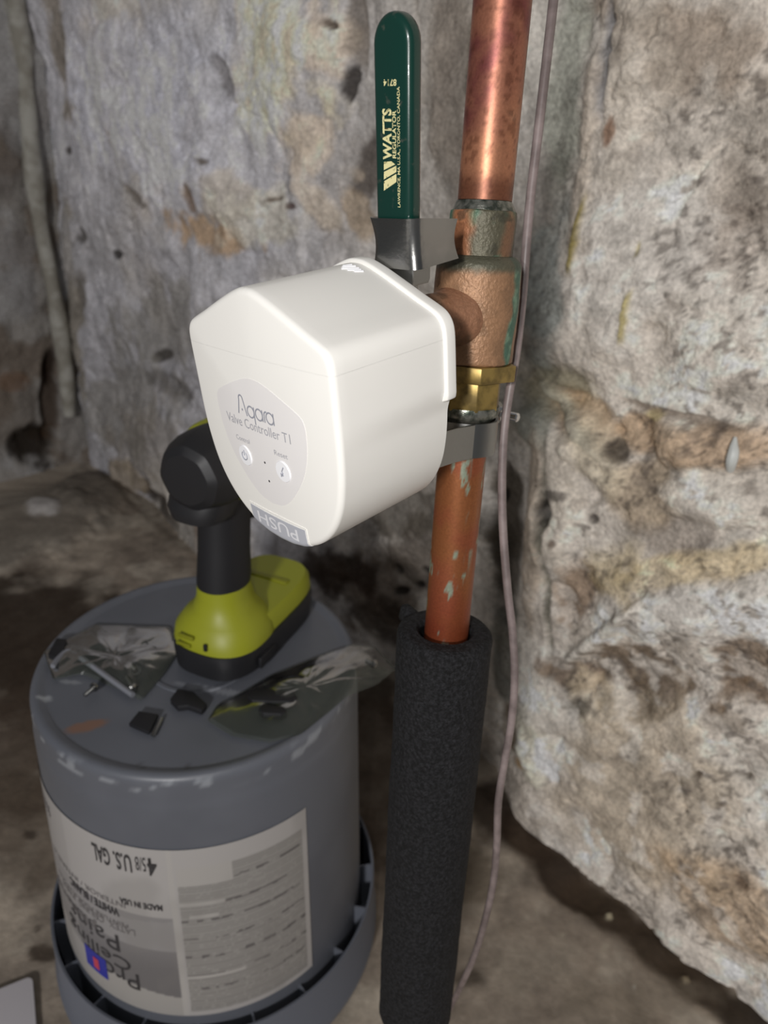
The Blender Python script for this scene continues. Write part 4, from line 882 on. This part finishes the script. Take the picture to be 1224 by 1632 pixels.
ltext('LATEX  CEILING  PAINT', -1.1, .485, -.31, .52, 'inkgrey'); ltext('PEINTURE POUR PLAFOND', -1.15, .52, -.36, .545, 'inkgrey')
ltext('Pro', -.66, .13, -.33, .235); ltext('Ceiling', -1.05, .235, -.385, .34); ltext('Paint', -1.0, .345, -.46, .45)
ltext('plafond', -1.25, .40, -.66, .47, 'inkgrey', bold=.02)
def lpatch(m0, n0, m1, n1, lift, mt):
    V = [labpt(AM + a * (A1 - AM), LZ0 + b * (LZ1 - LZ0), lift) for a in np.linspace(m0, m1, 8) for b in (n0, n1)]
    return raw('logo_block', V, gridfaces(8, 2), M[mt], lab)
lpatch(-.86, .10, -.62, .235, .0017, 'blue'); lpatch(-.76, .13, -.70, .20, .0020, 'red')
ltext('50000', -1.35, .86, -1.12, .92, 'inkgrey', bold=.02)

# ------------------------------------------------------------------ impact driver on the pail
AXA = math.radians(67.5); AXD = Vector((math.cos(AXA), math.sin(AXA), 0))
DX = Matrix.Translation((-0.1095, .4925, BH + .0012)) @ Matrix.Rotation(AXA, 4, 'Z')   # local x along the battery, away from the viewer
drv = empty('impact_driver', DX, label='lime and black cordless impact driver standing on its battery on the upturned pail', cat='power tool')
def loft(rings, bm=None):
    bm = bm or bmesh.new(); R_ = [[bm.verts.new(p) for p in r_] for r_ in rings]; n = len(R_[0])
    for a, b in zip(R_, R_[1:]):
        for i in range(n): bm.faces.new((a[i], a[(i + 1) % n], b[(i + 1) % n], b[i]))
    bm.faces.new(R_[0]); bm.faces.new(R_[-1]); return bm
def sec(cx, cy, z, l, w, e=2.5, n=48, k=0.0):
    o_ = []
    for i in range(n):
        t_ = 2 * math.pi * i / n; c_, s_ = math.cos(t_), math.sin(t_)
        o_.append(Vector((cx + l / 2 * math.copysign(abs(c_) ** (2 / e), c_), cy + w / 2 * math.copysign(abs(s_) ** (2 / e), s_), z + k * c_)))
    return o_
obj('battery', loft([sec(0, 0, .0, .126, .068, 3), sec(0, 0, .003, .134, .075, 3.2), sec(0, 0, .018, .136, .077, 3.2), sec(0, 0, .024, .134, .075, 3.2)]), M['black'], drv)
obj('battery_latch', box((-.03, -.0382, .010), (.022, .003, .010), bevel=.001), M['rubber'], drv)
obj('battery_top', loft([sec(.004, 0, .0235, .128, .071, 3.4), sec(.005, 0, .034, .124, .068, 3.4), sec(.006, 0, .0385, .116, .062, 3.4)]), M['lime'], drv, label='lime green battery shoe')
obj('base_collar', loft([sec(-.030, 0, .0240, .072, .0745, 2.5), sec(-.030, 0, .033, .070, .072, 2.4), sec(-.029, 0, .042, .058, .060, 2.3), sec(-.0285, 0, .048, .050, .046, 2.2), sec(-.028, 0, .058, .045, .039, 2.2), sec(-.028, 0, .068, .044, .0375, 2.1)]), M['lime'], drv, label='lime green grip base')
for (dz, dy, w_) in ((.0355, .010, .014), (.0285, .012, .013)):
    obj('vent_slot', box((-.0655 + (.0355 - dz) * -.12, dy, dz), (.002, w_, .003), bevel=.0006), M['limedark'], drv)
obj('status_light', box((-.0665, -.008, .032), (.0016, .003, .006), bevel=.0005), M['rubber'], drv)
obj('ridge_bar', box((.030, 0, .0388), (.006, .044, .0018), bevel=.0006), M['limedark'], drv)
grip = loft([sec(-.028, 0, .066, .044, .0375, 2.1, k=-.001), sec(-.027, 0, .072, .045, .0385, 2.1), sec(-.025, 0, .095, .043, .036, 2.1), sec(-.022, 0, .12, .044, .035, 2.1), sec(-.018, 0, .148, .050, .036, 2.2), sec(-.016, 0, .155, .048, .034, 2.2)])
obj('grip', grip, M['rubber'], drv, label='black rubber grip')
obj('trigger', loft([sec(.012, 0, .107, .016, .014, 2.5), sec(.010, 0, .122, .018, .016, 2.5), sec(.012, 0, .139, .018, .016, 2.5)]), M['black'], drv)
HD = Matrix.Translation((-.066, -.004, .168)) @ Matrix.Rotation(math.pi / 2, 4, 'Y')
def lat(prof, n=40, **kw): return lathe(prof, n, M=HD, **kw)
octf = lambda t_, z_: 1 - .045 * abs(math.sin(4 * t_ + .4))
obj('motor_cap', lat([(.004, -.002), (.018, -.0015), (.0235, .002), (.0275, .011), (.0295, .020), (.0300, .034)], 48, rfun=octf), M['black'], drv, ang=25, label='black rounded motor end cap')
obj('housing', lat([(.0292, .030), (.0305, .034), (.0305, .060), (.0285, .080), (.027, .092)]), M['lime'], drv, label='lime green motor housing')
obj('side_grip', loft([sec(-.046, 0, .134, .040, .040, 2.6), sec(-.044, 0, .142, .046, .046, 2.6), sec(-.040, 0, .152, .044, .048, 2.6)]), M['black'], drv)
obj('gear_nose', lat([(.027, .090), (.026, .096), (.021, .118), (.014, .128), (.013, .138)]), M['black'], drv)
obj('chuck', lat([(.0095, .136), (.0095, .150), (.006, .153)]), M['steel'], drv)

# ------------------------------------------------------------------ small things on the pail
LZt = BH + .0006
def lidpoly(name, pts, th, m, **k):
    P = [atZ(p, LZt)[:2] for p in pts]; return obj(name, prism(P, LZt, LZt + th, bevel=min(.0004, th * .3)), m, **k)
def lump_bag(name, pts, hgt, seed, hang=None, **k):
    """clear film bag: two crinkled sheets over an outline, closed at the edge"""
    P = np.array([atZ(p, LZt)[:2] for p in pts]); c = P.mean(0)
    n = 90; dens = []
    seg = np.r_[P, P[:1]]; d = np.r_[0, np.cumsum(np.linalg.norm(np.diff(seg, axis=0), axis=1))]
    tt = np.linspace(0, d[-1], n, endpoint=False); per = np.c_[np.interp(tt, d, seg[:, 0]), np.interp(tt, d, seg[:, 1])]
    rad = [1, .93, .86, .78, .7, .6, .5, .4, .3, .2, .1, .03]
    V = []; Fc = []
    for top in (1, 0):
        b0 = len(V)
        for r_ in rad:
            q_ = c + (per - c) * r_; Q = np.c_[q_, np.zeros(n)]
            nz2 = np.abs(fbm(Q, 70, 4, seed) - .5) * 2
            z_ = LZt + .0006 + (hgt * (1 - r_ ** 2.2) * (.45 + .8 * vn(Q, 45, seed + 3)) + .004 * nz2 * (1 - r_ ** 6)) * top + .0004 * (1 - top)
            rr2 = np.hypot(q_[:, 0] - BX, q_[:, 1] - BY); over = np.clip(rr2 - BR, 0, 1); z_ = z_ - over * (hang or 0)
            V += list(np.c_[q_, z_])
        for i in range(len(rad) - 1):
            for j in range(n):
                f_ = (b0 + i * n + j, b0 + i * n + (j + 1) % n, b0 + (i + 1) * n + (j + 1) % n, b0 + (i + 1) * n + j)
                Fc.append(f_ if top else f_[::-1])
        f_ = tuple(b0 + (len(rad) - 1) * n + j for j in range(n)); Fc.append(f_ if top else f_[::-1])
    return raw(name, V, Fc, M['film'], **k)
lump_bag('plastic_bag', [(70, 1040), (150, 996), (270, 1000), (285, 1040), (262, 1075), (225, 1118), (190, 1100), (130, 1075), (85, 1085)], .007, 3, label='small crumpled clear bag of screws and a label card near the left rim', cat='bag')
lump_bag('plastic_bag', [(385, 1105), (430, 1078), (500, 1050), (560, 1028), (600, 1030), (632, 1062), (600, 1090), (555, 1110), (520, 1140), (480, 1172), (430, 1185), (370, 1175), (330, 1150), (345, 1125)], .005, 9, hang=.10, label='large crumpled clear bag overhanging the right rim of the pail', cat='bag')
lidpoly('rubber_pad', [(206, 1158), (222, 1138), (253, 1143), (238, 1172)], .003, M['rubber'], label='small square black rubber pad near the front rim of the pail', cat='pad')
lidpoly('steel_strip', [(240, 1173), (256, 1144), (261, 1146), (247, 1176)], .0015, M['chrome'], label='thin bright steel strip beside the square black pad', cat='metal strip')
lidpoly('black_clip', [(272, 1122), (284, 1106), (308, 1110), (330, 1130), (322, 1140), (300, 1132), (284, 1134)], .005, M['rubber'], label='small black clip in front of the driver battery', cat='clip')
lidpoly('black_bracket', [(78, 1052), (92, 1026), (108, 1028), (104, 1044), (90, 1058)], .006, M['rubber'], label='small black bracket at the far left rim of the pail', cat='bracket')
def hexkey(P, r_, m): return tube(catmull([np.array(list(atZ(p, LZt + .004)[:2]) + [LZt + .004]) for p in P], 6), r_, 6)
obj('hex_key', hexkey([(84, 1062), (98, 1044), (112, 1038), (128, 1048), (170, 1078), (212, 1108)], .0022, None), mat('pale_plastic', (124, 126, 134), .35), label='pale L-shaped key lying across the left part of the pail', cat='hex key')
for o_, lb, g in (([(395, 1118), (410, 1106), (470, 1112), (474, 1122), (462, 1128), (402, 1126)], 'upper black foam pad inside the large clear bag', None), ([(412, 1140), (420, 1132), (452, 1136), (458, 1144), (448, 1148), (420, 1146)], 'lower black foam pad inside the large clear bag', None)):
    lidpoly('foam_pad', o_, .006, M['rubber'], label=lb, cat='foam pad')
lidpoly('label_card', [(140, 1008), (170, 1002), (176, 1040), (146, 1046)], .0008, mat('card_pale', (140, 143, 150), .5, c2=(112, 116, 122), nscale=200), label='pale label card inside the small clear bag', cat='card')
def screw(q, ln, ang, label, cat='screw'):
    p = atZ(q, LZt + .004); t_ = empty('screw', Matrix.Translation((p[0], p[1], LZt + .0042)) @ Matrix.Rotation(ang, 4, 'Z') @ Matrix.Rotation(math.pi / 2, 4, 'Y'), label=label, cat=cat, group='loose screws and washers on the pail')
    obj('head', lathe([(.0006, .0012), (.0024, .001), (.0036, -.0004), (.0036, -.0018), (.002, -.002)], 20), M['chrome'], t_)
    obj('shank', lathe([(.0017, -.002)] + [(.0017 if i % 2 else .0013, -.002 - ln * i / 14) for i in range(1, 15)], 14), M['steel'], t_)
screw((204, 1056), .010, 2.4, 'bright screw nearest the middle of the small clear bag')
screw((213, 1098), .014, -.9, 'bright screw lying at the front tip of the small clear bag')
screw((152, 1094), .009, 1.2, 'dull screw left of the front tip of the small clear bag')
screw((598, 1059), .007, -.6, 'bright screw at the overhanging tip of the large clear bag')
for q, lb in (((228, 1030), 'washer behind the bright screws in the small clear bag, farthest back'), ((242, 1038), 'washer in the small clear bag nearest the driver'), ((216, 1070), 'washer just in front of the bright screws in the small clear bag')):
    p = atZ(q, LZt + .002); bm = lathe([(.0022, 0), (.0046, 0), (.0046, .001), (.0022, .001), (.0022, 0)], 24, cap=False)
    o = obj('washer', bm, M['chrome'], label=lb, cat='washer', group='loose screws and washers on the pail'); o.matrix_world = Matrix.Translation((p[0], p[1], LZt + .002)) @ Matrix.Rotation(.25, 4, 'X')

# ------------------------------------------------------------------ odds and ends
cp = rrect(.16, .11, .006, 6)
o = obj('white_board', prism(cp, 0, .004, bevel=.0008), M['card'], label='white board lying on the floor left of the pail', cat='board')
kx = atZ((54, 1562), 0); ang_ = math.atan2(kx[1] - atZ((0, 1584), 0)[1], kx[0] - atZ((0, 1584), 0)[0])
o.matrix_world = Matrix.Translation(Vector((kx[0], kx[1], .004))) @ Matrix.Rotation(ang_, 4, 'Z') @ Matrix.Translation((-.08, -.055, 0))
def wallpoint(q, lift=.0):
    a, b = wall_st(q); i = int(np.clip(np.searchsorted(HW[0], a), 0, len(HW[0]) - 1)); j = int(np.clip(np.searchsorted(HW[1], b), 0, len(HW[1]) - 1))
    hh = HW[2][i, j]; r = ray(q); n = WN; t_ = (n @ (W0 + WN * (hh + lift) - O)) / (n @ r); return Vector(O + r * t_)
P = [wallpoint(q, .004) for q in ((1172, 697), (1170, 710), (1169, 722), (1166, 735), (1164, 748))]
obj('paint_drip', tube(catmull([np.array(p) for p in P], 4), [.0012 + .0032 * math.sin(min(i / 17, 1) * 2.6) for i in range(17)], 10), M['paint'], label='white paint drip on the tan stone of the right-hand wall', cat='paint drip')
